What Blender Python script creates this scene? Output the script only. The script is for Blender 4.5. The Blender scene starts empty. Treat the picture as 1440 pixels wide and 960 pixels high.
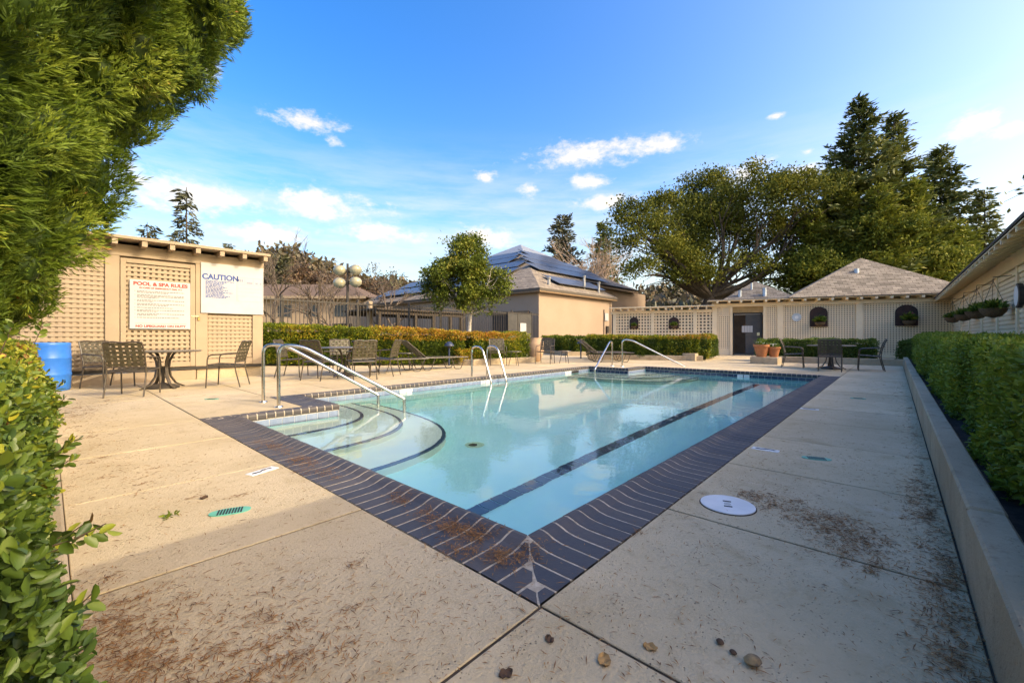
import bpy, math, random
import numpy as np
from mathutils import Matrix, Vector, Euler
R = math.radians
rng = np.random.default_rng(7); random.seed(7)
scene = bpy.context.scene
C = scene.collection

# ------------------------------------------------------------------ camera
cam_d = bpy.data.cameras.new('camera'); cam = bpy.data.objects.new('camera', cam_d); C.objects.link(cam)
cam_d.sensor_width = 36; cam_d.lens = 14.825; cam_d.shift_y = -0.0055
cam_d.clip_start = 0.05; cam_d.clip_end = 3000
cam.location = (0, 0, 1.0); cam.rotation_euler = (R(90), 0, R(42.2 - 90))
scene.camera = cam

# ------------------------------------------------------------------ sky + sun
SUN_EL, SUN_AZ = 33.0, -71.0            # azimuth of the sun, degrees counter-clockwise from +X
w = bpy.data.worlds.new('World'); scene.world = w; w.use_nodes = True
nt = w.node_tree; nt.nodes.clear()
def N(t, **k):
    n = nt.nodes.new(t)
    for a, b in k.items(): setattr(n, a, b)
    return n
def L(a, b): nt.links.new(a, b)
def M(op, a, b=None, c=None, clamp=False):
    n = N('ShaderNodeMath', operation=op); n.use_clamp = clamp
    for i, v in enumerate((a, b, c)):
        if v is None: continue
        if isinstance(v, (int, float)): n.inputs[i].default_value = v
        else: L(v, n.inputs[i])
    return n.outputs[0]
sky = N('ShaderNodeTexSky', sky_type='NISHITA'); sky.sun_disc = False
sky.sun_elevation = R(SUN_EL); sky.sun_rotation = R(90 - SUN_AZ)
sky.altitude = 0; sky.air_density = 1.0; sky.dust_density = 3.4; sky.ozone_density = 2.0
tc = N('ShaderNodeTexCoord'); sep = N('ShaderNodeSeparateXYZ'); L(tc.outputs['Generated'], sep.inputs[0])
az = M('ARCTAN2', sep.outputs[1], sep.outputs[0]); el = M('ARCSINE', sep.outputs[2])
def noise(vec, scale, detail=6, rough=.55):
    n = N('ShaderNodeTexNoise'); n.inputs['Scale'].default_value = scale
    n.inputs['Detail'].default_value = detail; n.inputs['Roughness'].default_value = rough
    L(vec, n.inputs['Vector']); return n.outputs['Fac']
st = N('ShaderNodeVectorMath', operation='MULTIPLY'); L(tc.outputs['Generated'], st.inputs[0]); st.inputs[1].default_value = (1, 1, 1.9)
nz = noise(st.outputs[0], 12, 8, .62); nz2 = noise(st.outputs[0], 40, 6, .65)
puff = M('ADD', M('MULTIPLY', M('SUBTRACT', nz, .48), 3.0), M('MULTIPLY', M('SUBTRACT', nz2, .5), 1.9))
clouds = [(68.3,24.4,3.5,1.0),(79.7,15.0,5.6,1.9),(66.3,15.9,6.0,1.8),(31.7,23.0,7.3,1.4),(22.1,23.1,2.9,1.1),(39.8,19.1,1.7,.8),
 (31.7,19.7,2.4,.8),(13.1,18.5,3.0,1.3),(7.7,17.1,2.2,1.0),(-5.5,18.6,1.3,.9),(-7.6,17.5,.9,.6),(78.6,26.8,1.3,1.1),(46.1,13.0,3.8,1.3),
 (72.0,11.9,4.4,1.3),(10.2,23.8,.7,.4),(7.1,19.7,.7,.4),(59.1,13.1,5.3,1.2),(65.1,23.1,1.1,.7),(45.9,20.5,1.3,.7),(29.8,17.3,3.3,.9),
 (97,17,6,2),(112,14,7,1.6),(-24,19,4,1.4),(-38,15,6,1.6),(140,20,6,2),(170,15,7,2),(-75,17,6,1.8),(-110,22,5,1.6),(-150,15,7,2)]
best = None
for a, e, ww, hh in clouds:
    dx = M('MULTIPLY', M('SUBTRACT', az, R(a)), 1/R(ww*1.12)); dy = M('MULTIPLY', M('SUBTRACT', el, R(e)), 1/R(hh*1.1))
    v = M('SUBTRACT', 1.05, M('SQRT', M('ADD', M('MULTIPLY', dx, dx), M('MULTIPLY', dy, dy))))
    best = v if best is None else M('MAXIMUM', best, v)
dens = N('ShaderNodeMapRange', interpolation_type='SMOOTHSTEP'); L(M('ADD', best, puff), dens.inputs[0])
dens.inputs[1].default_value = -.15; dens.inputs[2].default_value = 1.15; dens.inputs[4].default_value = .92
# thin high veil, streaked along the horizon
cv = N('ShaderNodeCombineXYZ'); L(M('MULTIPLY', az, 2.2), cv.inputs[0]); L(M('MULTIPLY', el, 13), cv.inputs[1])
veiln = noise(cv.outputs[0], 1.6, 7, .62)
lowm = N('ShaderNodeMapRange', interpolation_type='SMOOTHSTEP'); L(el, lowm.inputs[0])
lowm.inputs[1].default_value = R(27); lowm.inputs[2].default_value = R(11)
veil = N('ShaderNodeMapRange', interpolation_type='SMOOTHSTEP'); L(veiln, veil.inputs[0])
veil.inputs[1].default_value = .28; veil.inputs[2].default_value = .72; veil.inputs[4].default_value = .8
veilm = M('MULTIPLY', veil.outputs[0], lowm.outputs[0])
hs = N('ShaderNodeHueSaturation'); hs.inputs['Hue'].default_value = .514; hs.inputs['Saturation'].default_value = 1.52; hs.inputs['Value'].default_value = 1.0
L(sky.outputs[0], hs.inputs['Color'])
mx1 = N('ShaderNodeMix', data_type='RGBA'); L(veilm, mx1.inputs['Factor']); L(hs.outputs[0], mx1.inputs['A']); mx1.inputs['B'].default_value = (1.65, 2.0, 2.5, 1)
mx2 = N('ShaderNodeMix', data_type='RGBA'); L(dens.outputs[0], mx2.inputs['Factor']); L(mx1.outputs['Result'], mx2.inputs['A']); mx2.inputs['B'].default_value = (2.2, 2.25, 2.4, 1)
bg = N('ShaderNodeBackground'); bg.inputs['Strength'].default_value = 0.15; L(mx2.outputs['Result'], bg.inputs['Color'])
wo = N('ShaderNodeOutputWorld'); L(bg.outputs[0], wo.inputs['Surface'])

sd = bpy.data.lights.new('sun', 'SUN'); sun = bpy.data.objects.new('sun', sd); C.objects.link(sun)
sd.energy = 0.75; sd.angle = R(.53); sd.color = (1, .985, .96)
sdir = Vector((math.cos(R(SUN_EL))*math.cos(R(SUN_AZ)), math.cos(R(SUN_EL))*math.sin(R(SUN_AZ)), math.sin(R(SUN_EL))))
sd.cycles.is_caustics_light = True
sun.rotation_euler = (-sdir).to_track_quat('-Z', 'Y').to_euler(); sun.location = (10, -20, 20)

vs = scene.view_settings; vs.view_transform = 'Standard'; vs.look = 'None'; vs.gamma = 1; vs.use_curve_mapping = False
vs.exposure = 1.78
vs.use_white_balance = True; vs.white_balance_temperature = 8500; vs.white_balance_tint = 8   # camera balanced for the shade
cy = scene.cycles
cy.use_denoising = True; cy.denoiser = 'OPENIMAGEDENOISE'
cy.max_bounces = 10; cy.diffuse_bounces = 4; cy.glossy_bounces = 4; cy.transmission_bounces = 6; cy.transparent_max_bounces = 8
cy.caustics_refractive = True; cy.caustics_reflective = False; cy.sample_clamp_indirect = 4.0; cy.blur_glossy = 0.3

# ------------------------------------------------------------------ helpers: materials
def mat(name, c1, c2=None, scale=4., rough=.7, spec=.4, metal=0., bump=0., bscale=60., rand=0., detail=5, dist=.0, lo=.35, hi=.65, world=False, stretch=None, speck=None, trans=0., coat=0.):
    m = bpy.data.materials.new(name); m.use_nodes = True
    t = m.node_tree; nd, lk = t.nodes, t.links
    b = nd['Principled BSDF']; b.inputs['Roughness'].default_value = rough; b.inputs['Metallic'].default_value = metal
    b.inputs['Specular IOR Level'].default_value = spec
    if coat: b.inputs['Coat Weight'].default_value = coat; b.inputs['Coat Roughness'].default_value = .1
    if world:
        src = nd.new('ShaderNodeNewGeometry').outputs['Position']
    else:
        src = nd.new('ShaderNodeTexCoord').outputs['Object']
    if stretch:
        vm = nd.new('ShaderNodeVectorMath'); vm.operation = 'MULTIPLY'; lk.new(src, vm.inputs[0]); vm.inputs[1].default_value = stretch; src = vm.outputs[0]
    oi = nd.new('ShaderNodeObjectInfo')
    def nz(sc, det=detail, r=.6):
        n = nd.new('ShaderNodeTexNoise'); n.inputs['Scale'].default_value = sc; n.inputs['Detail'].default_value = det; n.inputs['Roughness'].default_value = r
        lk.new(src, n.inputs['Vector']); return n.outputs['Fac']
    c2 = c2 or tuple(x*.8 for x in c1)
    mr = nd.new('ShaderNodeMapRange'); mr.interpolation_type = 'SMOOTHSTEP'; lk.new(nz(scale), mr.inputs[0]); mr.inputs[1].default_value = lo; mr.inputs[2].default_value = hi
    mx = nd.new('ShaderNodeMix'); mx.data_type = 'RGBA'; mx.inputs['A'].default_value = (*c1, 1); mx.inputs['B'].default_value = (*c2, 1)
    fac = mr.outputs[0]
    if rand:
        ad = nd.new('ShaderNodeMath'); ad.operation = 'MULTIPLY_ADD'; lk.new(oi.outputs['Random'], ad.inputs[0]); ad.inputs[1].default_value = rand
        sb = nd.new('ShaderNodeMath'); sb.operation = 'MULTIPLY'; lk.new(mr.outputs[0], sb.inputs[0]); sb.inputs[1].default_value = 1-rand
        lk.new(sb.outputs[0], ad.inputs[2]); fac = ad.outputs[0]
    lk.new(fac, mx.inputs['Factor']); col = mx.outputs['Result']
    if speck:
        sc, th, sc_col, amt = speck
        s2 = nd.new('ShaderNodeMapRange'); lk.new(nz(sc, 3, .65), s2.inputs[0]); s2.inputs[1].default_value = th; s2.inputs[2].default_value = th+.09; s2.inputs[4].default_value = amt
        m2 = nd.new('ShaderNodeMix'); m2.data_type = 'RGBA'; lk.new(s2.outputs[0], m2.inputs['Factor']); lk.new(col, m2.inputs['A']); m2.inputs['B'].default_value = (*sc_col, 1); col = m2.outputs['Result']
    lk.new(col, b.inputs['Base Color'])
    if trans: b.inputs['Transmission Weight'].default_value = trans
    if bump:
        bp = nd.new('ShaderNodeBump'); bp.inputs['Strength'].default_value = bump; bp.inputs['Distance'].default_value = .02
        lk.new(nz(bscale, 5, .65), bp.inputs['Height']); lk.new(bp.outputs[0], b.inputs['Normal'])
    return m

def leafmat(name, cols, rough=.5, spec=.35, transl=.3):
    m = bpy.data.materials.new(name); m.use_nodes = True
    t = m.node_tree; nd, lk = t.nodes, t.links; b = nd['Principled BSDF']; out = nd['Material Output']
    at = nd.new('ShaderNodeAttribute'); at.attribute_name = 'rnd'
    cr = nd.new('ShaderNodeValToRGB'); e = cr.color_ramp.elements
    while len(e) < len(cols): e.new(.5)
    for i, (p, c) in enumerate(cols): e[i].position = p; e[i].color = (*c, 1)
    lk.new(at.outputs['Fac'], cr.inputs[0]); lk.new(cr.outputs[0], b.inputs['Base Color'])
    b.inputs['Roughness'].default_value = rough; b.inputs['Specular IOR Level'].default_value = spec
    tr = nd.new('ShaderNodeBsdfTranslucent'); lk.new(cr.outputs[0], tr.inputs[0])
    mx = nd.new('ShaderNodeMixShader'); mx.inputs[0].default_value = transl
    lk.new(b.outputs[0], mx.inputs[1]); lk.new(tr.outputs[0], mx.inputs[2]); lk.new(mx.outputs[0], out.inputs[0])
    return m

# ------------------------------------------------------------------ helpers: meshes
class MB:
    def __init__(s): s.v = []; s.f = []
    def add(s, vs, fs, mtx=None):
        o = len(s.v)
        s.v += [tuple(mtx @ Vector(v)) if mtx else tuple(v) for v in vs]
        s.f += [tuple(i+o for i in f) for f in fs]
        return s
    def box(s, x0, x1, y0, y1, z0, z1, mtx=None):
        return s.add([(x0,y0,z0),(x1,y0,z0),(x1,y1,z0),(x0,y1,z0),(x0,y0,z1),(x1,y0,z1),(x1,y1,z1),(x0,y1,z1)],
                     [(0,3,2,1),(4,5,6,7),(0,1,5,4),(1,2,6,5),(2,3,7,6),(3,0,4,7)], mtx)
    def bbox(s, x0, x1, y0, y1, z0, z1, b=.006, mtx=None):   # box with chamfered edges
        vs = []; q = {}
        for ix in (0,1):
            for iy in (0,1):
                for iz in (0,1):
                    X = (x0,x1)[ix]; Y = (y0,y1)[iy]; Z = (z0,z1)[iz]; sx = (1,-1)[ix]; sy = (1,-1)[iy]; sz = (1,-1)[iz]
                    q[ix,iy,iz,0] = len(vs); vs.append((X, Y+sy*b, Z+sz*b))
                    q[ix,iy,iz,1] = len(vs); vs.append((X+sx*b, Y, Z+sz*b))
                    q[ix,iy,iz,2] = len(vs); vs.append((X+sx*b, Y+sy*b, Z))
        fs = []
        for a in (0,1):
            fs.append([q[a,0,0,0],q[a,1,0,0],q[a,1,1,0],q[a,0,1,0]] if a else [q[a,0,0,0],q[a,0,1,0],q[a,1,1,0],q[a,1,0,0]])
            fs.append([q[0,a,0,1],q[0,a,1,1],q[1,a,1,1],q[1,a,0,1]] if a else [q[0,a,0,1],q[1,a,0,1],q[1,a,1,1],q[0,a,1,1]])
            fs.append([q[0,0,a,2],q[1,0,a,2],q[1,1,a,2],q[0,1,a,2]] if a else [q[0,0,a,2],q[0,1,a,2],q[1,1,a,2],q[1,0,a,2]])
        for a in (0,1):
            for c in (0,1):
                fs.append([q[0,a,c,1],q[1,a,c,1],q[1,a,c,2],q[0,a,c,2]])
                fs.append([q[a,0,c,0],q[a,1,c,0],q[a,1,c,2],q[a,0,c,2]])
                fs.append([q[a,c,0,0],q[a,c,1,0],q[a,c,1,1],q[a,c,0,1]])
                for e in (0,1): fs.append([q[a,c,e,0],q[a,c,e,1],q[a,c,e,2]])
        return s.add(vs, fs, mtx)
    def tube(s, pts, r, n=8, caps=True):
        pts = [Vector(p) for p in pts]; rs = r if isinstance(r, (list, tuple)) else [r]*len(pts)
        o = len(s.v); up = None
        for i, p in enumerate(pts):
            d = (pts[min(i+1, len(pts)-1)] - pts[max(i-1, 0)]).normalized()
            if up is None:
                up = Vector((0,0,1)) if abs(d.z) < .9 else Vector((1,0,0))
            a = (up - d*up.dot(d)).normalized(); b = d.cross(a); up = a
            for k in range(n):
                t = 2*math.pi*k/n; s.v.append(tuple(p + (a*math.cos(t) + b*math.sin(t))*rs[i]))
        for i in range(len(pts)-1):
            for k in range(n):
                k2 = (k+1) % n; s.f.append((o+i*n+k, o+i*n+k2, o+(i+1)*n+k2, o+(i+1)*n+k))
        if caps:
            s.f.append(tuple(o+k for k in range(n))[::-1]); s.f.append(tuple(o+(len(pts)-1)*n+k for k in range(n)))
        return s
    def ribbon(s, pts, wv, t):     # flat strap: width vector wv (half), thickness t
        pts = [Vector(p) for p in pts]; wv = Vector(wv); o = len(s.v)
        for i, p in enumerate(pts):
            d = (pts[min(i+1, len(pts)-1)] - pts[max(i-1, 0)]).normalized(); nn = d.cross(wv).normalized()*t*.5
            for q in (p-wv-nn, p+wv-nn, p+wv+nn, p-wv+nn): s.v.append(tuple(q))
        for i in range(len(pts)-1):
            for k in range(4):
                k2 = (k+1) % 4; s.f.append((o+i*4+k, o+i*4+k2, o+i*4+4+k2, o+i*4+4+k))
        s.f.append((o+3,o+2,o+1,o)); e = o+(len(pts)-1)*4; s.f.append((e,e+1,e+2,e+3))
        return s
    def lathe(s, prof, n=24, c=(0,0,0)):
        o = len(s.v)
        for r, z in prof:
            for k in range(n):
                t = 2*math.pi*k/n; s.v.append((c[0]+r*math.cos(t), c[1]+r*math.sin(t), c[2]+z))
        for i in range(len(prof)-1):
            for k in range(n):
                k2 = (k+1) % n; s.f.append((o+i*n+k, o+i*n+k2, o+(i+1)*n+k2, o+(i+1)*n+k))
        s.f.append(tuple(o+k for k in range(n))[::-1]); s.f.append(tuple(o+(len(prof)-1)*n+k for k in range(n)))
        return s
    def prism(s, poly, z0, z1):
        n = len(poly)
        return s.add([(x,y,z0) for x,y in poly]+[(x,y,z1) for x,y in poly],
                     [tuple(range(n))[::-1], tuple(range(n,2*n))]+[(i,(i+1)%n,n+(i+1)%n,n+i) for i in range(n)])
    def mesh(s, name, m=None, smooth=False):
        me = bpy.data.meshes.new(name); me.from_pydata(s.v, [], s.f); me.update()
        if m: me.materials.append(m)
        if smooth:
            me.polygons.foreach_set('use_smooth', [True]*len(me.polygons))
            try: me.set_sharp_from_angle(angle=R(42))
            except Exception: pass
        return me

def place(name, me, parent=None, loc=(0,0,0), rot=(0,0,0), wor=False):
    o = bpy.data.objects.new(name, me); C.objects.link(o)
    o.location = loc; o.rotation_euler = rot
    if parent:
        o.parent = parent
        if wor: o.matrix_parent_inverse = parent.matrix_basis.inverted()
    return o
def obj(name, mb, m, parent=None, smooth=False, wor=False, loc=(0,0,0), rot=(0,0,0)):
    return place(name, mb.mesh(name, m, smooth), parent, loc, rot, wor)
def tag(o, label=None, cat=None, group=None, kind=None):
    if label: o['label'] = label
    if cat: o['category'] = cat
    if group: o['group'] = group
    if kind: o['kind'] = kind
    return o
def thing(name, label, cat, loc=(0,0,0), rz=0, group=None):
    o = bpy.data.objects.new(name, None); C.objects.link(o); o.empty_display_size = .1
    o.location = loc; o.rotation_euler = (0,0,rz); return tag(o, label, cat, group)
def copy_tree(o, parent=None):
    c = o.copy(); C.objects.link(c)
    if parent: c.parent = parent
    for ch in o.children: copy_tree(ch, c)
    return c
def npmesh(name, V, Fq, m, rnd=None, smooth=False):
    me = bpy.data.meshes.new(name); V = np.asarray(V, np.float32); Fq = np.asarray(Fq, np.int32); k = Fq.shape[1]
    me.vertices.add(len(V)); me.vertices.foreach_set('co', V.ravel())
    me.loops.add(Fq.size); me.loops.foreach_set('vertex_index', Fq.ravel())
    me.polygons.add(len(Fq)); me.polygons.foreach_set('loop_start', np.arange(0, Fq.size, k, dtype=np.int32))
    if smooth: me.polygons.foreach_set('use_smooth', np.ones(len(Fq), bool))
    me.update(calc_edges=True)
    if rnd is not None:
        a = me.attributes.new('rnd', 'FLOAT', 'FACE'); a.data.foreach_set('value', np.asarray(rnd, np.float32))
    me.materials.append(m); return me

# ------------------------------------------------------------------ helpers: foliage
def unit(a): return a/np.maximum(np.linalg.norm(a, axis=1, keepdims=True), 1e-9)
def rdir(n): return unit(rng.normal(size=(n,3)))
def leaf_rhomb(P, D, Ln, W, nrm=None, fold=.2):
    n = len(P); D = unit(D); nr = rdir(n) if nrm is None else nrm
    S = unit(np.cross(D, nr)); U = np.cross(S, D); Ln = np.broadcast_to(np.reshape(Ln, (-1,1)), (n,1)); W = np.broadcast_to(np.reshape(W, (-1,1)), (n,1))
    V = np.stack([P, P + D*Ln*.5 + S*W*.5 + U*fold*W, P + D*Ln, P + D*Ln*.5 - S*W*.5 + U*fold*W], 1).reshape(-1,3)
    return V, np.arange(4*n).reshape(-1,4)
def leaf_oval(P, D, Ln, W, nrm=None, fold=.18):
    n = len(P); D = unit(D); nr = rdir(n) if nrm is None else nrm
    S = unit(np.cross(D, nr)); U = np.cross(S, D); Ln = np.broadcast_to(np.reshape(Ln, (-1,1)), (n,1)); W = np.broadcast_to(np.reshape(W, (-1,1)), (n,1))
    cols = [P]
    for sg in (1,-1):
        side = [P + D*Ln*a + S*W*b*sg + U*(fold*W*b*2 - Ln*.10*a*a) for a,b in ((.2,.34),(.52,.5),(.84,.33))]
        cols += side if sg > 0 else side[::-1]
        if sg > 0: cols.append(P + D*Ln - U*Ln*.12)
    V = np.stack(cols, 1).reshape(-1,3); b = np.arange(n)[:,None]*8
    Fq = np.concatenate([b+np.array([[0,1,2,3,4]]), b+np.array([[0,4,5,6,7]])], 1).reshape(-1,5)
    return V, Fq
def nfield(P, f, seed=0):
    r = np.random.default_rng(seed); out = np.zeros(len(P))
    for _ in range(7):
        k = r.normal(size=3)*f; out += np.sin(P@k + r.uniform(0,6.28))
    return out/3.0
def cards(name, P, D, Ln, W, m, parent, shape='rhomb', rnd=None, nrm=None, fold=.2, wor=True):
    V, Fq = (leaf_oval if shape == 'oval' else leaf_rhomb)(P, D, Ln, W, nrm, fold)
    n = len(P); r = rng.random(n) if rnd is None else rnd
    if shape == 'oval': r = np.repeat(r, 2)
    return place(name, npmesh(name, V, Fq, m, r), parent, wor=wor)
def limb(p0, p1, sag=.0, wig=.12, n=6):
    p0 = np.array(p0, float); p1 = np.array(p1, float); ln = np.linalg.norm(p1-p0); out = []
    off = rng.normal(size=3)*wig*ln*.5; off2 = rng.normal(size=3)*wig*ln*.25
    for i in range(n+1):
        t = i/n; out.append(p0*(1-t)+p1*t + off*math.sin(math.pi*t) + off2*math.sin(2*math.pi*t) + np.array([0,0,-sag*ln*math.sin(math.pi*t)]))
    return out
def taper(r0, r1, n): return [r0+(r1-r0)*i/(n-1) for i in range(n)]
# ------------------------------------------------------------------ materials
BEIGE_SUN = (.39,.295,.20)  # shed beige darkened to offset the sun on it
def deck_material(name, base, dark, stain, pale, pit):
    m = bpy.data.materials.new(name); m.use_nodes = True; t = m.node_tree; nd, lk = t.nodes, t.links; b = nd['Principled BSDF']
    gp = nd.new('ShaderNodeNewGeometry').outputs['Position']
    def nz(sc, det=6, r=.6, w=0.):
        n = nd.new('ShaderNodeTexNoise'); n.inputs['Scale'].default_value = sc; n.inputs['Detail'].default_value = det; n.inputs['Roughness'].default_value = r; n.inputs['Distortion'].default_value = w
        lk.new(gp, n.inputs['Vector']); return n.outputs['Fac']
    def mr(f, lo, hi, amt=1.):
        n = nd.new('ShaderNodeMapRange'); n.interpolation_type = 'SMOOTHSTEP'; lk.new(f, n.inputs[0]); n.inputs[1].default_value = lo; n.inputs[2].default_value = hi; n.inputs[4].default_value = amt; return n.outputs[0]
    def mix(f, a, c):
        n = nd.new('ShaderNodeMix'); n.data_type = 'RGBA'; lk.new(f, n.inputs['Factor'])
        if isinstance(a, tuple): n.inputs['A'].default_value = (*a,1)
        else: lk.new(a, n.inputs['A'])
        n.inputs['B'].default_value = (*c,1); return n.outputs['Result']
    col = mix(mr(nz(.9,7,.65,.4), .36, .66), base, dark)
    col = mix(mr(nz(2.6,8,.7,.6), .52, .70, .6), col, stain)
    col = mix(mr(nz(1.7,8,.7,.8), .60, .76, .6), col, pale)
    col = mix(mr(nz(11,6,.75), .53, .70, .6), col, stain)
    col = mix(mr(nz(140,3,.6), .52, .72, .55), col, dark)
    oi = nd.new('ShaderNodeObjectInfo'); hv_ = nd.new('ShaderNodeHueSaturation'); lk.new(col, hv_.inputs['Color'])
    va = nd.new('ShaderNodeMapRange'); lk.new(oi.outputs['Random'], va.inputs[0]); va.inputs[3].default_value = .93; va.inputs[4].default_value = 1.05; lk.new(va.outputs[0], hv_.inputs['Value'])
    vo = nd.new('ShaderNodeTexVoronoi'); vo.inputs['Scale'].default_value = 62; lk.new(gp, vo.inputs['Vector'])
    holes = nd.new('ShaderNodeMath'); holes.operation = 'MULTIPLY'; lk.new(mr(vo.outputs['Distance'], .22, .10), holes.inputs[0]); lk.new(mr(nz(7,4,.6), .45, .62), holes.inputs[1])
    col = mix(holes.outputs[0], hv_.outputs[0], pit)
    lk.new(col, b.inputs['Base Color']); b.inputs['Roughness'].default_value = .88; b.inputs['Specular IOR Level'].default_value = .2
    hsum = nd.new('ShaderNodeMath'); hsum.operation = 'SUBTRACT'; lk.new(nz(55,6,.7), hsum.inputs[0]); lk.new(holes.outputs[0], hsum.inputs[1])
    bp = nd.new('ShaderNodeBump'); bp.inputs['Strength'].default_value = .75; bp.inputs['Distance'].default_value = .015; lk.new(hsum.outputs[0], bp.inputs['Height']); lk.new(bp.outputs[0], b.inputs['Normal'])
    return m
m_deck = deck_material('deck_concrete', (.62,.495,.32), (.53,.415,.255), (.43,.32,.18), (.67,.58,.44), (.22,.16,.10))
m_joint = mat('joint_soil', (.09,.065,.045), (.05,.04,.03), scale=20, rough=.95)
m_kerb = deck_material('kerb_concrete', (.50,.395,.265), (.38,.295,.19), (.26,.19,.115), (.56,.48,.36), (.14,.11,.08))
m_brick = mat('coping_brick', (.050,.052,.060), (.098,.082,.074), scale=30, rough=.5, spec=.28, bump=.12, bscale=90, rand=.75)
m_mortar = mat('mortar', (.52,.44,.34), (.34,.28,.21), scale=25, rough=.9, bump=.2)
m_tile_sunlit = mat('waterline_tile_sunlit', (.17,.23,.34), (.27,.33,.43), scale=12, rough=.15, spec=.6, rand=.5)  # same blue tile, sunlight on it painted in as a paler colour
m_tile_navy = mat('waterline_tile_navy', (.018,.042,.085), (.035,.07,.12), scale=12, rough=.15, spec=.6, rand=.6)
m_grout = mat('grout', (.62,.62,.6), (.5,.5,.5), scale=20, rough=.8)
m_plaster = mat('pool_plaster', (.44,.88,.85), (.37,.83,.80), scale=.9, rough=.7, spec=.2, world=True, lo=.3, hi=.7)
m_step = mat('step_plaster', (.66,.82,.68), (.6,.77,.66), scale=2, rough=.7, spec=.2, world=True)
m_lane = mat('lane_tile', (.012,.035,.075), (.03,.06,.11), scale=9, rough=.3, rand=.7)
m_white = mat('white_plastic', (.78,.77,.74), (.7,.69,.66), scale=6, rough=.4)
m_black = mat('black_paint', (.02,.02,.02), rough=.6)
m_green = mat('green_plastic', (.09,.40,.27), (.13,.46,.33), scale=18, rough=.5)
m_soil = mat('planting_soil', (.06,.042,.03), (.025,.02,.015), scale=14, rough=.95, bump=.8, bscale=30, world=True)
m_earth = mat('dry_grass_ground', (.16,.15,.06), (.11,.085,.05), scale=.4, rough=.95, world=True)
m_beige_sun = mat('beige_wood_sun_dimmed', BEIGE_SUN, tuple(x*.88 for x in BEIGE_SUN), scale=3, rough=.65, spec=.3, bump=.06, bscale=50, world=True, lo=.3, hi=.75)
m_beige2_sun = mat('lattice_wood_sun_dimmed', (.41,.315,.215), (.355,.27,.185), scale=8, rough=.65, spec=.3, rand=.35)
m_cream_shade = mat('cream_wood_shade_lifted', (.84,.675,.45), (.77,.61,.405), scale=3, rough=.65, spec=.3, bump=.06, bscale=50, world=True, lo=.3, hi=.75)  # cream paint, lightened further to make up for shade on these walls
m_cream2_shade = mat('cream_lattice_shade_lifted', (.85,.685,.46), (.78,.62,.42), scale=8, rough=.65, spec=.3, rand=.35)  # slats lightened likewise against the shade
m_backing = mat('lattice_backing', (.31,.23,.155), (.27,.20,.135), scale=2, rough=.8)
m_backdark = mat('lattice_dark_backing', (.20,.12,.09), (.13,.08,.06), scale=2, rough=.85)
m_stucco = mat('stucco', (.40,.295,.22), (.36,.26,.19), scale=.6, rough=.9, spec=.2, bump=.25, bscale=45, world=True, lo=.25, hi=.8)
m_shingle = None
m_steel = mat('stainless_steel', (.72,.68,.60), (.6,.56,.5), scale=8, rough=.22, metal=1.)
m_bronze = mat('bronze_aluminium', (.055,.042,.030), (.085,.066,.045), scale=12, rough=.4, spec=.5)
m_strap = mat('vinyl_strap', (.058,.048,.028), (.095,.08,.048), scale=9, rough=.5, rand=.4)
m_iron = mat('dark_iron', (.035,.030,.026), (.06,.05,.04), scale=10, rough=.5)
m_tabletop = mat('table_top', (.115,.10,.08), (.15,.13,.10), scale=6, rough=.3)
m_dark = mat('dark_trim', (.035,.03,.025), rough=.6)

# ------------------------------------------------------------------ ground
g = MB()
for x0,x1,y0,y1 in [(-700,1.3,-700,900),(13.0,900,-700,900),(1.3,13.0,-700,1.05),(1.3,13.0,7.5,900),(1.25,2.5,6.2,7.5),(11.9,13.0,6.2,7.5)]:
    g.box(x0,x1,y0,y1,-.4,-.095)
tag(obj('ground', g, m_earth), kind='structure')
g = MB()
for x0,x1,y0,y1 in [(-3,1.26,-.3,13.2),(13.05,29,-1.9,17),(1.26,13.05,-.3,1.02),(1.26,13.05,7.52,17),(1.26,2.46,6.2,7.52),(11.92,13.05,6.2,7.52)]:
    g.box(x0,x1,y0,y1,-.0945,-.009)
tag(obj('joint_bed', g, m_joint), kind='structure')

# ------------------------------------------------------------------ deck, slab by slab
deck = thing('deck', None, None); tag(deck, kind='structure')
slab_cache = {}
def slab(x0,x1,y0,y1,gap=.0065):
    w_, h_ = round(x1-x0,3), round(y1-y0,3)
    if (w_,h_) not in slab_cache:
        slab_cache[w_,h_] = MB().bbox(gap,w_-gap,gap,h_-gap,-.0085,0,.003).mesh('slab', m_deck)
    place('slab', slab_cache[w_,h_], deck, (x0,y0,random.uniform(-.0015,.0015)))
ys = [-1.4,-.22,.97,2.28,3.6,4.9,6.15,7.56,8.75,9.95,11.15,12.2]
for a,b in zip(ys[1:-1],ys[2:]): slab(.06,1.23,a,b)
for a,b in zip(ys[7:-1],ys[8:]): slab(-1.5,.06,a,b)
slab(-2.5,.06,-.22,.97)
xs = [1.23+1.19*i for i in range(11)]; xs[-1] = 13.11
for a,b in zip(xs[:-1],xs[1:]): slab(a,b,-.22,.98)
for y0,y1 in [(7.56,8.75),(8.75,9.95),(9.95,11.15),(11.15,12.35)]:
    for a,b in zip(xs[:-1],xs[1:]): slab(a,b,y0,y1)
for a,b in zip([1.23,3.61,5.99,8.37,10.75],[3.61,5.99,8.37,10.75,13.11]):
    slab(a,b,12.35,14.6); slab(a,b,14.6,17)
slab(1.23,2.44,6.21,7.56); slab(11.96,13.11,6.21,7.56)
fx = [13.11,14.3,16.2,18.1,20.0,22.4,24.8,27.6]
fy = [-.22,.98,2.9,5.2,7.56,9.95,12.35,14.6,17]
for a,b in zip(fx[:-1],fx[1:]):
    for c,d in zip(fy[:-1],fy[1:]): slab(a,b,c,d)

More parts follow.
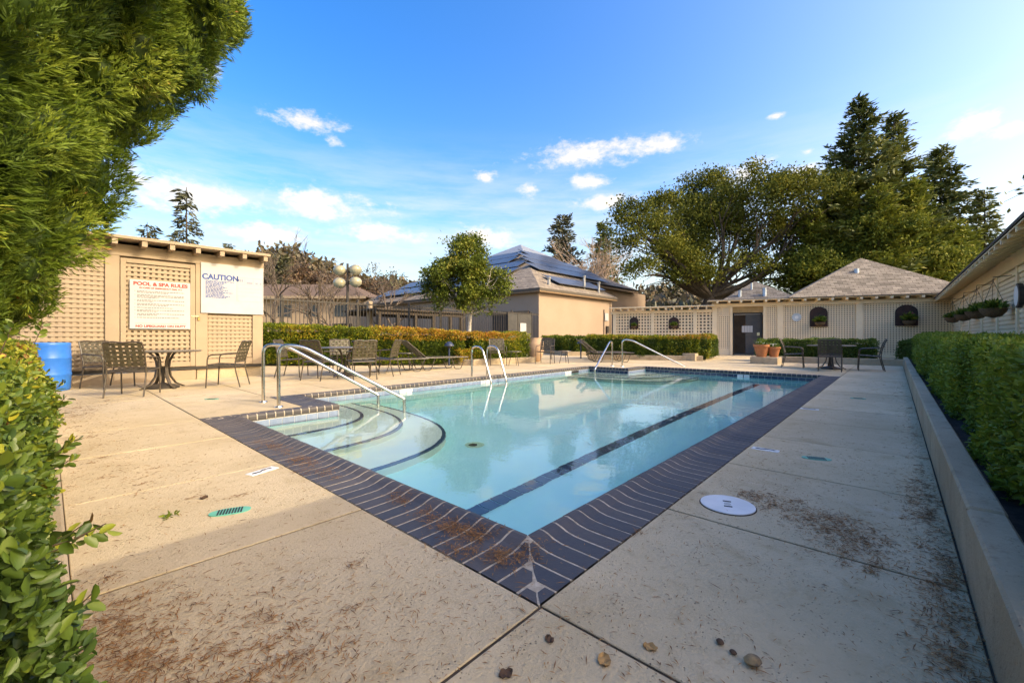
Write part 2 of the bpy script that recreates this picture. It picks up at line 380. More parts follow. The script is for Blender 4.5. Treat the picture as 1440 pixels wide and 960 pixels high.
# ------------------------------------------------------------------ pool shell
POOL = [(1.59,1.34),(12.75,1.34),(12.75,5.85),(11.6,5.85),(11.6,7.2),(2.8,7.2),(2.8,5.85),(1.59,5.85)]
def off(poly, d):        # outward offset of a rectilinear counter-clockwise polygon
    n = len(poly); out = []
    for i in range(n):
        p, q, r_ = Vector(poly[i-1]), Vector(poly[i]), Vector(poly[(i+1)%n])
        a, b = (q-p).normalized(), (r_-q).normalized()
        na, nb = Vector((a.y,-a.x)), Vector((b.y,-b.x)); out.append(tuple(q + (na+nb)*d))
    return out
WALL = off(POOL, .022)
pool = thing('swimming_pool', 'long rectangular swimming pool with notched corners, dark brick coping and clear water', 'pool', (7.1,4.2,0))
def depth(x): return -1.12 - .045*max(0, x-2)
s_ = MB(); n = len(WALL)
xa, xb = 1.56, 12.78
s_.add([(x,y,-.05) for x,y in WALL]+[(x,y,depth(x)) for x,y in WALL], [(i, n+i, n+(i+1)%n, (i+1)%n) for i in range(n)])
s_.add([(x,y,depth(x)) for x,y in WALL], [tuple(range(n))])
shell = obj('pool_shell', s_, m_plaster, pool, wor=True)
wm = MB(); wm.add([(x,y,-.125) for x,y in WALL], [tuple(range(n))])
m_water = bpy.data.materials.new('pool_water'); m_water.use_nodes = True
t_ = m_water.node_tree; b_ = t_.nodes['Principled BSDF']
b_.inputs['Base Color'].default_value = (.93,.99,.99,1); b_.inputs['Roughness'].default_value = 0; b_.inputs['IOR'].default_value = 1.333
b_.inputs['Transmission Weight'].default_value = 1
gp = t_.nodes.new('ShaderNodeNewGeometry'); n1 = t_.nodes.new('ShaderNodeTexNoise'); n1.inputs['Scale'].default_value = 4.0; n1.inputs['Detail'].default_value = 3
t_.links.new(gp.outputs['Position'], n1.inputs['Vector']); bp = t_.nodes.new('ShaderNodeBump'); bp.inputs['Strength'].default_value = .045; bp.inputs['Distance'].default_value = .05
t_.links.new(n1.outputs['Fac'], bp.inputs['Height']); t_.links.new(bp.outputs[0], b_.inputs['Normal'])
water = obj('water', wm, m_water, pool, wor=True)
water.cycles.is_caustics_caster = True; shell.cycles.is_caustics_receiver = True
water['label'] = 'clear turquoise pool water reflecting sky'
# lane line tiles on the floor
lt = MB().bbox(0,.145,0,.165,0,.008,.003).mesh('lane_tile', m_lane)
x = 1.7
while x < 12.6:
    place('lane_tile', lt, pool, (x,2.62,depth(x+.07)+.001), (0, math.atan(.045) if x > 2 else 0, 0), wor=True); x += .152
# floor drain and wall return
dr = MB().lathe([(.055,0),(.055,.012),(.042,.018),(.01,.02)],20,(3.72,4.06,depth(3.72)+.002)); obj('floor_drain', dr, m_black, pool, wor=True)
m_algae = mat('algae_stain', (.36,.62,.42), (.42,.68,.5), scale=9, rough=.8)
obj('algae_stain', MB().lathe([(.13,0),(.10,.004)],20,(3.74,4.05,depth(3.72)-.004)), m_algae, pool, wor=True)
# curved steps in the two notched corners
def superell(cx, cy, a, b, sx, p=3.6, n_=22):
    pts = []
    for i in range(n_+1):
        t = math.pi/2*i/n_
        pts.append((cx + sx*a*math.cos(t)**(2/p), cy - b*math.sin(t)**(2/p)))
    return pts       # from (cx+a, cy) round to (cx, cy-b)
for (cx, sx, spec) in [(1.565, 1, [(1.75,1.95,-.34),(2.12,2.62,-.62),(2.50,3.30,-.90)]), (12.775, -1, [(1.7,1.9,-.34),(2.0,2.45,-.62),(2.35,3.0,-.90)])]:
    for a, b, z in spec[::-1]:
        cv_ = superell(cx, 7.222, a, b, sx)
        poly = cv_ + [(cx, 5.872), (cx+sx*1.225, 5.872), (cx+sx*1.225, 7.222)]
        if sx < 0: poly = poly[::-1]
        st_ = obj('step', MB().prism(poly[::-1] if False else poly, depth(cx)-.2, z), m_step, pool, wor=True)
        ln = MB(); cin = superell(cx, 7.222, a-.042, b-.042, sx)
        ln.add([(x,y,z+.004) for x,y in cv_]+[(x,y,z+.004) for x,y in cin]+[(x+(x-cx)*.003,y-.003,z-.05) for x,y in cv_],
               [(i,i+1,len(cv_)+i+1,len(cv_)+i) for i in range(len(cv_)-1)]+[(i,2*len(cv_)+i,2*len(cv_)+i+1,i+1) for i in range(len(cv_)-1)])
        obj('step_edge_tile', ln, m_lane, st_, wor=False).matrix_parent_inverse = Matrix.Identity(4)

# ------------------------------------------------------------------ coping bricks, mortar, waterline tiles
WD = .36
PROF = [(0,.001),(.05,.0015),(.10,.002),(.15,.003),(.20,.005),(.245,.013),(.285,.028),(.315,.036),(.338,.034),(.352,.024),(.36,.006),(.36,-.03),(.35,-.048),(.32,-.05)]
def coping_rows(s0, s1, length, g0, g1, prof, dz=0., gap=.007):
    """plan-clipped strip between s0 and s1 along an edge, mitred at both ends."""
    rows = []
    ys_ = sorted(set([p[0] for p in prof]))
    for y, z in prof:
        lo = max(s0+gap, g0*(y-WD)+gap*.7); hi = min(s1-gap, length - g1*(y-WD)-gap*.7)
        rows.append((y, z+dz, lo, hi))
    return rows
def strip_mesh(rows, base=-.045):
    rows = [r_ for r_ in rows if r_[3]-r_[2] > .002]
    if len(rows) < 2: return None
    b = MB(); V = []
    for y,z,lo,hi in rows: V += [(lo,y,z),(hi,y,z),(lo,y,min(base,z-.005)),(hi,y,min(base,z-.005))]
    Fs = []
    for i in range(len(rows)-1):
        a, c = 4*i, 4*i+4
        Fs += [(a,a+1,c+1,c),(a+2,a,c,c+2),(a+1,a+3,c+3,c+1)]
    e = 4*(len(rows)-1); Fs += [(0,2,3,1),(e,e+1,e+3,e+2)]
    return b.add(V, Fs)
full_prof_mesh = None
npool = len(POOL); reflex = {3, 6}
far_bricks = MB()
for i in range(npool):
    A, B = Vector(POOL[i]), Vector(POOL[(i+1)%npool]); d = (B-A).normalized(); ln_ = (B-A).length
    inn = Vector((-d.y, d.x)); g0 = -1 if i in reflex else 1; g1 = -1 if (i+1)%npool in reflex else 1
    org = A - inn*WD; M4 = Matrix(((d.x, inn.x, 0, org.x),(d.y, inn.y, 0, org.y),(0,0,1,0),(0,0,0,1)))
    rot = (0,0,math.atan2(d.y,d.x))
    mo = strip_mesh(coping_rows(-WD, ln_+WD, ln_, g0, g1, [(min(y,.357), z) for y,z in PROF], -.0022, .0), -.06)
    obj('mortar_bed', mo, m_mortar, pool, wor=True, loc=(org.x,org.y,0), rot=rot)
    start = -WD if g0 > 0 else 0.; end = ln_+WD if g1 > 0 else ln_
    cnt = round((end-start)/.107); pit = (end-start)/cnt
    key = None
    for k in range(cnt):
        s0, s1 = start+k*pit, start+(k+1)*pit
        inner = s0 > (.0 if g0 > 0 else WD) and s1 < (ln_ if g1 > 0 else ln_-WD)
        if i in (1, 2, 3):
            mb_ = strip_mesh(coping_rows(s0, s1, ln_, g0, g1, PROF))
            if mb_: far_bricks.add(mb_.v, mb_.f, M4)
            continue
        if inner:
            if key is None or abs(key[0]-pit) > 1e-4:
                r_ = coping_rows(0, pit, 99, 0, 0, PROF); r_ = [(y,z,.007,pit-.007) for y,z,_,_ in r_]
                key = (pit, strip_mesh(r_).mesh('coping_brick', m_brick))
            o_ = org + d*s0
            place('coping_brick', key[1], pool, (o_.x,o_.y,random.uniform(-.0012,.0012)), rot, wor=True)
        else:
            mb_ = strip_mesh(coping_rows(s0, s1, ln_, g0, g1, PROF))
            if mb_: obj('coping_brick', mb_, m_brick, pool, wor=True, loc=(org.x,org.y,0), rot=rot)
    # waterline tiles: fixed to the wall just under the nosing
    nt_ = max(1, round(ln_/.152)); tp = ln_/nt_; navy = i in (1, 3)
    tm = MB().bbox(.003,tp-.003,.0,.010,-.205,-.058,.003).mesh('waterline_tile', m_tile_navy if navy else m_tile_sunlit)
    tr_ = MB().bbox(.003,tp-.003,.0,.009,-.235,-.209,.002).mesh('trim_tile', m_lane)
    wo_ = A - inn*.02
    if i not in (0, 7):
        obj('tile_grout', MB().box(0,ln_,-.001,.005,-.24,-.052), m_grout, pool, wor=True, loc=(wo_.x,wo_.y,0), rot=rot)
        for k in range(nt_):
            o_ = wo_ + d*(k*tp) + inn*.0005
            place('waterline_tile', tm, pool, (o_.x,o_.y,0), rot, wor=True)
        obj('trim_tile', MB().box(0,ln_,.001,.009,-.235,-.209), m_lane, pool, wor=True, loc=(wo_.x,wo_.y,0), rot=rot)
tag(obj('coping_brick', far_bricks, m_brick, pool, wor=True), kind='stuff')
# white depth number tiles set in the waterline band of the long back wall
def text(name, s, size, m, parent, mtx, bold=False, ext=.0012, align='CENTER', sx=1.):
    cu = bpy.data.curves.new(name, 'FONT'); cu.body = s; cu.size = size; cu.extrude = ext; cu.align_x = align; cu.align_y = 'CENTER'
    if bold: cu.offset = size*.045
    tmp = bpy.data.objects.new(name, cu); C.objects.link(tmp); bpy.context.view_layer.update()
    me = bpy.data.meshes.new_from_object(tmp.evaluated_get(bpy.context.evaluated_depsgraph_get())); bpy.data.objects.remove(tmp)
    me.materials.clear(); me.materials.append(m); o = bpy.data.objects.new(name, me); C.objects.link(o)
    o.parent = parent
    if parent: o.matrix_parent_inverse = parent.matrix_basis.inverted()
    o.matrix_basis = mtx @ Matrix.Diagonal((sx,1,1,1)); return o
FACE_Y = Matrix.Rotation(R(90),4,'X')                 # text facing -Y
for x in (4.66, 6.86, 10.3):
    mk = obj('depth_tile', MB().bbox(x,x+.14,7.205,7.214,-.2,-.06,.003).bbox(x+.155,x+.295,7.205,7.214,-.2,-.06,.003), m_white, pool, wor=True)
mk = obj('depth_tile', MB().bbox(12.745,12.756,3.06,3.2,-.2,-.06,.003).bbox(12.745,12.756,2.9,3.04,-.2,-.06,.003), m_white, pool, wor=True)
for x in (11.0,): obj('skimmer_mouth', MB().box(x-.36,x,7.20,7.2185,-.2,-.06), m_black, pool, wor=True)

# deck depth markers
def marker(x, y, rz, label):
    t = thing('depth_marker', label, 'depth marker', (x,y,.0), rz, 'depth markers set in the deck')
    obj('tile', MB().bbox(-.105,.105,-.042,.042,-.01,.005,.003), m_white, t)
    mk = MB(); pts = [(-.065,-.012),(-.03,-.016),(0,.004),(.03,.010),(.065,.008)]
    mk.tube([(a,b,.0052) for a,b in pts],[.006,.005,.006,.004,.004],6); mk.lathe([(.013,.0),(.013,.0012)],12,(-.066,-.004,.0045)); mk.lathe([(.011,.0),(.011,.0012)],12,(.066,.008,.0045))
    obj('diver_symbol', mk, m_black, t)
marker(1.07,3.46,R(18), 'white depth marker tile set in the deck left of the pool')
marker(4.24,.84,R(-90), 'white depth marker tile in the right deck nearest the white lid')
marker(6.99,.86,R(-90), 'pale worn depth marker tile farther along the right deck')
# skimmer lid
t = thing('skimmer_lid', 'round white skimmer lid set in the deck beside the dark coping', 'lid', (2.7,.73,0), .35)
obj('rim', MB().lathe([(.152,-.01),(.152,.003),(.147,.004)],36), m_joint, t)
obj('cover', MB().lathe([(.146,.0),(.146,.008),(.138,.011),(.12,.009),(.01,.0095)],40), m_white, t, smooth=True)
for sx in (-1,1): obj('finger_slot', MB().box(sx*.04-.008,sx*.04+.008,-.022,.022,.009,.0105), m_black, t)
obj('centre_boss', MB().lathe([(.02,.009),(.018,.0115),(.006,.0115)],16), mat('grey_plastic',(.5,.5,.47),rough=.5), t)
# green oval drains
def drain(x, y, rz, label, big=True):
    t = thing('deck_drain', label, 'drain', (x,y,0), rz, 'green deck drains')
    pr = []
    for k in range(36):
        a = 2*math.pi*k/36; pr.append((.102*math.copysign(abs(math.cos(a))**.85,math.cos(a)), .052*math.copysign(abs(math.sin(a))**.85,math.sin(a))))
    obj('cover', MB().prism(pr,-.01,.005), m_green, t)
    for k in range(9): obj('slot', MB().box(-.056+k*.0140-.0042,-.056+k*.014+.0042,-.04,.04,.004,.0066), m_black, t)
drain(.70,2.80,R(-22), 'green slotted oval drain in the near left deck')
drain(4.21,.47,R(-70), 'green oval drain in the right deck past the white lid')
drain(8.71,.43,R(-70), 'small distant green drain far along the right deck')
drain(1.75,8.0,R(-40), 'faded green drain behind the first handrail by the shed table')

# ------------------------------------------------------------------ kerbs
kb = thing('kerb', 'long raised concrete kerb between the right deck and the hedge', 'kerb', (9,-.28,0))
x = .2
while x < 19.2:
    l_ = min(random.uniform(2.3,2.7), 19.2-x); o_ = random.uniform(-.003,.003); z_ = random.uniform(-.004,.004)
    obj('kerb_block', MB().bbox(x+.003,x+l_-.003,-.335+o_,-.22+o_,-.08,.29+z_,.010), m_kerb, kb, wor=True); x += l_
k_ = MB().bbox(.2,24,-1.78,-.336,-.05,.19,.01); tag(obj('soil_bed', k_, m_soil), kind='structure')
k_ = MB().bbox(-.09,.06,.9,8.35,-.05,.055,.012)
tag(obj('kerb', k_, m_kerb), 'low concrete edging under the near left hedge', 'kerb')
tag(obj('soil_bed', MB().box(-2.6,-.092,.9,8.3,-.05,.03), m_soil), kind='structure')
def wallpath(name, pts, wd, h, m, label, cat='kerb', z0=-.05):
    b = MB()
    for (x0,y0),(x1,y1) in zip(pts[:-1],pts[1:]):
        d = Vector((x1-x0,y1-y0)); l_ = d.length; a = math.atan2(d.y,d.x)
        b.bbox(-wd*.5, l_+wd*.5, -wd*.5, wd*.5, z0, h, .01, Matrix.Translation((x0,y0,0)) @ Matrix.Rotation(a,4,'Z'))
    return tag(obj(name, b, m), label, cat)
wallpath('planter_kerb', [(8.9,12.0),(9.7,10.62),(12.3,10.1),(12.9,10.9)], .18, .2, m_kerb, 'low concrete planter kerb under the orange topped hedge')
wallpath('planter_kerb', [(19.4,15.3),(17.7,12.2),(18.6,11.3)], .18, .2, m_kerb, 'low concrete kerb before the clubhouse corner')
wallpath('planter_kerb', [(15.7,9.7),(17.55,5.75)], .18, .2, m_kerb, 'concrete planter kerb behind the distant loungers')
wallpath('planter_kerb', [(18.6,4.05),(19.05,-.25)], .2, .22, m_kerb, 'concrete planter kerb behind the far patio table')
# ------------------------------------------------------------------ shed with signs (front face at Y = 11.9, along X)
shed = thing('pool_shed', 'beige lattice fronted pool equipment shed with flat roof and rafter tails', 'shed', (1.0,11.9,0))
SY = 11.9
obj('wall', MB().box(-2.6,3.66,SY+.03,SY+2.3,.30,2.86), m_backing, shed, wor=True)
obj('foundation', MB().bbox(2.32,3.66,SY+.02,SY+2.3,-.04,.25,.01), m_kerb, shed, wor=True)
obj('base_board', MB().box(-2.6,2.30,SY-.0,SY+.03,-.02,.22), m_beige_sun, shed, wor=True)
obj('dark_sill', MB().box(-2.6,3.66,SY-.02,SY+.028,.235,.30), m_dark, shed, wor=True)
for x0,x1 in ((.79,1.01),(2.29,2.52),(3.45,3.68),(-1.7,-1.5)): obj('post', MB().bbox(x0,x1,SY-.03,SY+.06,.30,2.72,.005), m_beige_sun, shed, wor=True)
obj('header_beam', MB().bbox(-2.6,3.70,SY-.04,SY+.05,2.66,2.90,.005), m_beige_sun, shed, wor=True)
def lattice(parent, org, dirv, wd, z0, z1, pitch=.095, sw=.055, th=.009, frame=.0, m=m_beige2_sun, nx=None):
    """individually built horizontal and vertical slats on a vertical plane; outward normal = right of dirv."""
    a = math.atan2(dirv[1],dirv[0]); nv = Vector((dirv[1],-dirv[0],0)); n_ = max(1, round(wd/pitch)); p_ = wd/n_
    vm = MB().box(-sw/2,sw/2,-th,0,z0,z1).mesh('slat', m); hm = MB().box(0,wd,-th*2.1,-th*1.05,-sw/2,sw/2).mesh('slat', m)
    for k in range(n_):
        t = (k+.5)*p_; place('slat', vm, parent, (org[0]+dirv[0]*t, org[1]+dirv[1]*t, random.uniform(-.002,.002)), (0,0,a), wor=True)
    nh = max(1, round((z1-z0)/pitch)); q = (z1-z0)/nh
    for k in range(nh): place('slat', hm, parent, (org[0],org[1],z0+(k+.5)*q), (0,0,a), wor=True)
lattice(shed, (-1.5,SY+.025), (1,0), 2.29, .31, 2.66)
# door panel
fr = MB()
for x0,x1,z0,z1 in ((1.02,1.11,.31,2.62),(2.19,2.28,.31,2.62),(1.11,2.19,2.53,2.62),(1.11,2.19,.31,.42)): fr.bbox(x0,x1,SY-.045,SY-.005,z0,z1,.004)
dr_ = obj('door', fr, m_beige_sun, shed, wor=True)
lattice(dr_, (1.11,SY-.0), (1,0), 1.08, .42, 2.53)
for o_ in dr_.children: o_.matrix_parent_inverse = Matrix.Identity(4)
obj('padlock', MB().bbox(2.325,2.365,SY-.065,SY-.035,1.36,1.41,.004).tube([(2.333,SY-.05,1.41),(2.335,SY-.05,1.435),(2.345,SY-.05,1.445),(2.355,SY-.05,1.435),(2.357,SY-.05,1.41)],.004,6), mat('brass',(.5,.36,.12),rough=.35,metal=1), dr_).matrix_parent_inverse = Matrix.Identity(4)
obj('hasp', MB().bbox(2.2,2.35,SY-.052,SY-.046,1.43,1.47,.002), m_steel, dr_).matrix_parent_inverse = Matrix.Identity(4)
lattice(shed, (2.53,SY+.025), (1,0), .92, .46, 1.50)
obj('rail', MB().bbox(2.52,3.45,SY-.02,SY+.04,.305,.455,.004), m_beige_sun, shed, wor=True)
rf = obj('roof', MB().bbox(-2.7,3.74,SY-.40,SY+2.5,2.965,3.03,.006), m_beige_sun, shed, wor=True)
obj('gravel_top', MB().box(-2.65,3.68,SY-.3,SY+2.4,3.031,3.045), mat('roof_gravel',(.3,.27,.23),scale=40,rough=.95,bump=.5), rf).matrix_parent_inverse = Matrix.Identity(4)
rm = MB().bbox(-.045,.045,-.375,2.3,2.845,2.963,.004).mesh('rafter', m_beige_sun)
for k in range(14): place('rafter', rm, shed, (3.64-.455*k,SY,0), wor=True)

# signs
m_red = mat('red_print', (.50,.05,.04), rough=.6); m_blue = mat('blue_print', (.03,.075,.27), rough=.6); m_grey = mat('grey_print', (.17,.17,.17), rough=.6)
m_sign = mat('sign_white', (.47,.468,.46), (.44,.437,.43), scale=3, rough=.45)
sg = thing('rules_sign', 'white square pool rules sign with red heading on the shed door', 'sign', (1.67,SY-.055,1.15))
obj('board', MB().bbox(1.16,2.185,SY-.068,SY-.056,1.15,2.185,.003), m_sign, sg, wor=True)
def TY(x, z, y): return Matrix.Translation((x,y,z)) @ FACE_Y
ty = SY-.0688
text('lettering', 'POOL & SPA RULES', .102, m_red, sg, TY(1.675,2.105,ty), True, sx=1.06)
text('lettering', 'IN CASE OF EMERGENCY DIAL 911', .047, m_red, sg, TY(1.675,2.02,ty), True)
text('lettering', 'NO LIFEGUARD ON DUTY', .066, m_red, sg, TY(1.675,1.205,ty), True, sx=1.08)
lines = MB(); rr = random.Random(3); z = 1.95
for grp in (2,3,2,2,1,2,2,1):
    lines.box(1.235,1.25,ty-.0008,ty+.0003,z-.007,z+.005)
    for k in range(grp):
        x = 1.275; xe = 1.275+ (.80 if k < grp-1 else rr.uniform(.25,.75))
        while x < xe:
            wl = rr.uniform(.018,.06); lines.box(x,min(x+wl,xe),ty-.0008,ty+.0003,z-.008,z+.008); x += wl+.009
        z -= .028
    z -= .024
lines.box(1.24,2.11,ty-.0008,ty+.0003,1.262,1.268)
tag(obj('fine_print', lines, m_grey, sg, wor=True), kind='stuff')
cs = thing('caution_sign', 'large white caution board with blue print at the right end of the shed', 'sign', (3.03,SY-.045,1.53))
obj('board', MB().bbox(2.385,3.685,SY-.058,SY-.042,1.53,2.70,.003), m_sign, cs, wor=True)
ty = SY-.0585
text('lettering', 'CAUTION', .175, m_blue, cs, TY(2.77,2.375,ty), True, sx=.92)
text('lettering', '911', .085, m_blue, cs, TY(3.17,2.345,ty), True)
lines = MB(); z = 2.285
for k in range(14):
    x = 2.47; xe = rr.uniform(2.8,3.07)
    while x < xe:
        wl = rr.uniform(.02,.07); lines.box(x,min(x+wl,xe),ty-.0008,ty+.0003,z-.0095,z+.0095); x += wl+.009
    z -= .0295
for zz in (2.31,2.29): lines.box(3.31,3.44,ty-.0008,ty+.0003,zz-.005,zz+.005); lines.box(3.5,3.56,ty-.0008,ty+.0003,zz-.005,zz+.005); lines.box(3.6,3.64,ty-.0008,ty+.0003,zz-.005,zz+.005)
for x0,x1,z0,z1 in ((2.44,2.443,1.84,2.46),(3.095,3.099,1.84,2.46),(3.12,3.124,1.84,2.42),(3.66,3.664,1.84,2.42),(3.124,3.66,2.416,2.42),(3.124,3.66,1.84,1.844),(3.124,3.66,2.07,2.072),(3.124,3.66,2.16,2.162),(3.124,3.66,2.25,2.252),(3.124,3.66,1.97,1.972),(3.27,3.272,2.25,2.416),(3.455,3.457,2.25,2.416)):
    lines.box(x0,x1,ty-.0008,ty+.0003,z0,z1)
tag(obj('fine_print', lines, m_blue, cs, wor=True), kind='stuff')

# ------------------------------------------------------------------ shingle material
def shingles(name, a, b, c, sc=1.):
    m = bpy.data.materials.new(name); m.use_nodes = True; t = m.node_tree; nd, lk = t.nodes, t.links; bs = nd['Principled BSDF']
    uv = nd.new('ShaderNodeUVMap'); br = nd.new('ShaderNodeTexBrick'); lk.new(uv.outputs[0], br.inputs['Vector'])
    br.inputs['Color1'].default_value = (*a,1); br.inputs['Color2'].default_value = (*b,1); br.inputs['Mortar'].default_value = (*c,1)
    br.inputs['Scale'].default_value = 1.; br.inputs['Brick Width'].default_value = .34*sc; br.inputs['Row Height'].default_value = .16*sc; br.inputs['Mortar Size'].default_value = .010*sc; br.inputs['Bias'].default_value = 0
    nz_ = nd.new('ShaderNodeTexNoise'); nz_.inputs['Scale'].default_value = 3; lk.new(uv.outputs[0], nz_.inputs['Vector'])
    mx = nd.new('ShaderNodeMix'); mx.data_type = 'RGBA'; mx.blend_type = 'MULTIPLY'; mx.inputs['Factor'].default_value = .6
    lk.new(br.outputs[0], mx.inputs['A']); lk.new(nz_.outputs['Fac'], mx.inputs['B'])
    hs_ = nd.new('ShaderNodeHueSaturation'); hs_.inputs['Saturation'].default_value = .75; hs_.inputs['Value'].default_value = 1.5; lk.new(mx.outputs['Result'], hs_.inputs['Color'])
    lk.new(hs_.outputs[0], bs.inputs['Base Color']); bs.inputs['Roughness'].default_value = .9; bs.inputs['Specular IOR Level'].default_value = .2
    bp_ = nd.new('ShaderNodeBump'); bp_.inputs['Strength'].default_value = .6; bp_.inputs['Distance'].default_value = .03; lk.new(br.outputs['Fac'], bp_.inputs['Height']); bp_.invert = True; lk.new(bp_.outputs[0], bs.inputs['Normal'])
    return m
m_shingle = shingles('roof_shingles', (.32,.25,.165), (.175,.135,.088), (.09,.065,.045))
m_shingle2 = shingles('clubhouse_shingles', (.32,.245,.16), (.20,.15,.10), (.10,.08,.06), 1.2)
def roof_faces(name, faces, m, parent, thick=.10, wor=True):
    """faces: lists of 3D points (eave first edge); UVs in metres along eave and slope; each face gets thickness."""
    me = bpy.data.meshes.new(name); V = []; Fs = []; UV = []
    for f in faces:
        o_ = len(V); f = [Vector(p) for p in f]; e = (f[1]-f[0]).normalized(); nn = (f[1]-f[0]).cross(f[2]-f[0]).normalized()
        if nn.z < 0: nn = -nn
        up = nn.cross(e)
        V += f + [p - Vector((0,0,thick)) for p in f]; k = len(f)
        Fs.append([o_+i for i in range(k)]); UV.append([((p-f[0]).dot(e), (p-f[0]).dot(up)) for p in f])
        Fs.append([o_+k+i for i in range(k)][::-1]); UV.append([(0,0)]*k)
        Fs.append([o_, o_+k, o_+k+1, o_+1]); UV.append([(0,0)]*4)
    me.from_pydata([tuple(v) for v in V], [], Fs); me.update(); ul = me.uv_layers.new(name='UVMap')
    i = 0
    for u_ in UV:
        for c_ in u_: ul.data[i].uv = c_; i += 1
    me.materials.append(m); return place(name, me, parent, wor=wor)

# ------------------------------------------------------------------ back lattice wall with gate
WR = Vector((26.6,-1.9,0)); WE = Vector((-.312,.95,0)).normalized()       # runs to the left
WN = Vector((-WE.y, WE.x, 0))                                             # towards the pool (−X side)
def W(t, o_=0., z=0.): return tuple(WR + WE*t + WN*o_ + Vector((0,0,z)))
WM = Matrix(((WE.x,WN.x,0,WR.x),(WE.y,WN.y,0,WR.y),(0,0,1,0),(0,0,0,1)))
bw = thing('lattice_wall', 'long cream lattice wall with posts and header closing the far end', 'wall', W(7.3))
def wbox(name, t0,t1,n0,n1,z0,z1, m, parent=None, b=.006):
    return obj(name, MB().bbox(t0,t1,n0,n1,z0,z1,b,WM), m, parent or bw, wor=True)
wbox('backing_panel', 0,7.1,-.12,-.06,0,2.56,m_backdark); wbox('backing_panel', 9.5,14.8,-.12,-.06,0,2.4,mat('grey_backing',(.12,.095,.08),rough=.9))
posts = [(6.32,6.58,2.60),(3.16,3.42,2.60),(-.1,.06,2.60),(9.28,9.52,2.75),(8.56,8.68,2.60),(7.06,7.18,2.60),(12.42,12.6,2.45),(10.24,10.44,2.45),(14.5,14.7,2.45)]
for t0,t1,h_ in posts: wbox('post', t0,t1,-.05,.05,0,h_,m_cream_shade)
wbox('header_beam', -.1,9.55,-.06,.08,2.50,2.68,m_cream_shade); wbox('header_beam', 9.53,14.8,-.06,.07,2.24,2.40,m_cream_shade)
WEl = (-WE.x,-WE.y)    # lattice runs from left to right so that outward normal is towards the pool
def wlat(t1, t0, z0, z1): lattice(bw, W(t1,-.03)[:2], WEl, t1-t0, z0, z1, .165 if t1 > 9.6 else .102, .075 if t1 > 9.6 else .056, m=m_cream2_shade)
# lattice() puts slats on the left of dirv; outward is +WN here
for t1,t0,z0,z1 in ((6.32,3.42,.18,2.5),(3.16,.06,.18,2.5),(7.06,6.58,.3,2.5),(9.28,8.68,.35,2.5),(14.5,12.6,.2,2.24),(12.42,10.44,.2,2.24),(10.24,9.52,.2,2.24)): wlat(t1,t0,z0,z1)
wbox('base_rail', .06,3.16,-.05,.02,0,.18,m_cream_shade); wbox('base_rail', 3.42,6.32,-.05,.02,0,.18,m_cream_shade); wbox('base_rail', 8.68,9.28,-.05,.02,.0,.35,m_cream_shade); wbox('base_rail', 6.58,7.06,-.05,.02,0,.3,m_cream_shade)
# rafter tails + roof edge of the left low part
lr = obj('roof_edge', MB().bbox(9.4,14.85,-.6,.42,2.545,2.60,.006,WM), m_cream_shade, bw, wor=True)
for k in range(13): wbox('rafter', 9.75+.4*k,9.83+.4*k,-.1,.38,2.41,2.543,m_cream_shade)
# gate
gt = thing('gate', 'dark iron gate with white notices in the far lattice wall', 'gate', W(7.9,-.25))
wb = lambda name,t0,t1,n0,n1,z0,z1,m,p: obj(name, MB().bbox(t0,t1,n0,n1,z0,z1,.004,WM), m, p, wor=True)
m_gate = mat('gate_dark', (.03,.034,.04), (.05,.045,.04), scale=4, rough=.5)
for t0,t1 in ((8.48,8.55),(7.19,7.26)): wb('gate_post',t0,t1,-.3,-.2,0,2.2,m_gate,gt)
wb('top_rail',7.19,8.55,-.3,-.2,2.14,2.2,m_gate,gt); wb('mesh_panel',7.26,7.95,-.275,-.255,.08,2.1,mat('gate_mesh_screen',(.05,.055,.06),(.09,.08,.07),scale=2,rough=.6),gt)
for k in range(11): wb('bar',7.98+.048*k,7.992+.048*k,-.27,-.25,.08,2.14,m_gate,gt)
wb('bottom_rail',7.26,8.48,-.28,-.24,.06,.1,m_gate,gt); wb('lock_box',7.30,7.44,-.25,-.22,1.0,1.18,m_steel,gt)
for k in range(4): wb('notice',7.62+.125*k,7.735+.125*k,-.252,-.247,1.18,1.52,m_sign,gt)
wb('back_fence',6.6,10.,-3.2,-3.1,0,2.2,mat('passage_wall',(.30,.19,.10),(.24,.15,.08),scale=3,rough=.9),bw)
wb('gate_lintel',7.1,8.62,-.14,-.07,2.2,2.5,mat('warm_board',(.42,.28,.13),rough=.8),bw)
# roof edge of the cabanas above
cab = thing('cabana_roof', 'brown shingled hip roof of the cabana behind the far patio table', 'roof', W(3.2,-2.4))
def hip(cx0,cx1,n0,n1,ze,apex_t,apex_n,za):
    a,b,c,d = W(cx0,n1,ze),W(cx1,n1,ze),W(cx1,n0,ze),W(cx0,n0,ze); p = W(apex_t,apex_n,za)
    return [[b,a,p],[a,d,p],[d,c,p],[c,b,p]]
roof_faces('shingle_slopes', hip(-.75,6.2,-5.6,.60,2.85,2.55,-2.45,5.0), m_shingle, cab, .03)
wbox('soffit', -.7,9.75,-.1,.56,2.788,2.815,m_cream_shade,cab)
rmesh = MB().bbox(-.05,.05,-.06,.545,2.683,2.786,.004).mesh('rafter', m_cream_shade)
for k in range(18):
    p_ = W(.1+.54*k,0,0); place('rafter', rmesh, cab, p_, (0,0,math.atan2(WE.y,WE.x)), wor=True)
def vent(parent, t, n_, z0, z1, r_):
    p_ = W(t,n_,0); o_ = obj('vent_pipe', MB().lathe([(r_*1.3,z0),(r_,z0+.15),(r_,z1)],12,p_), mat('galvanised',(.42,.47,.52),rough=.4,metal=.6), parent, smooth=True, wor=True); return o_
vent(cab, 3.05,-1.25,3.75,4.30,.11)
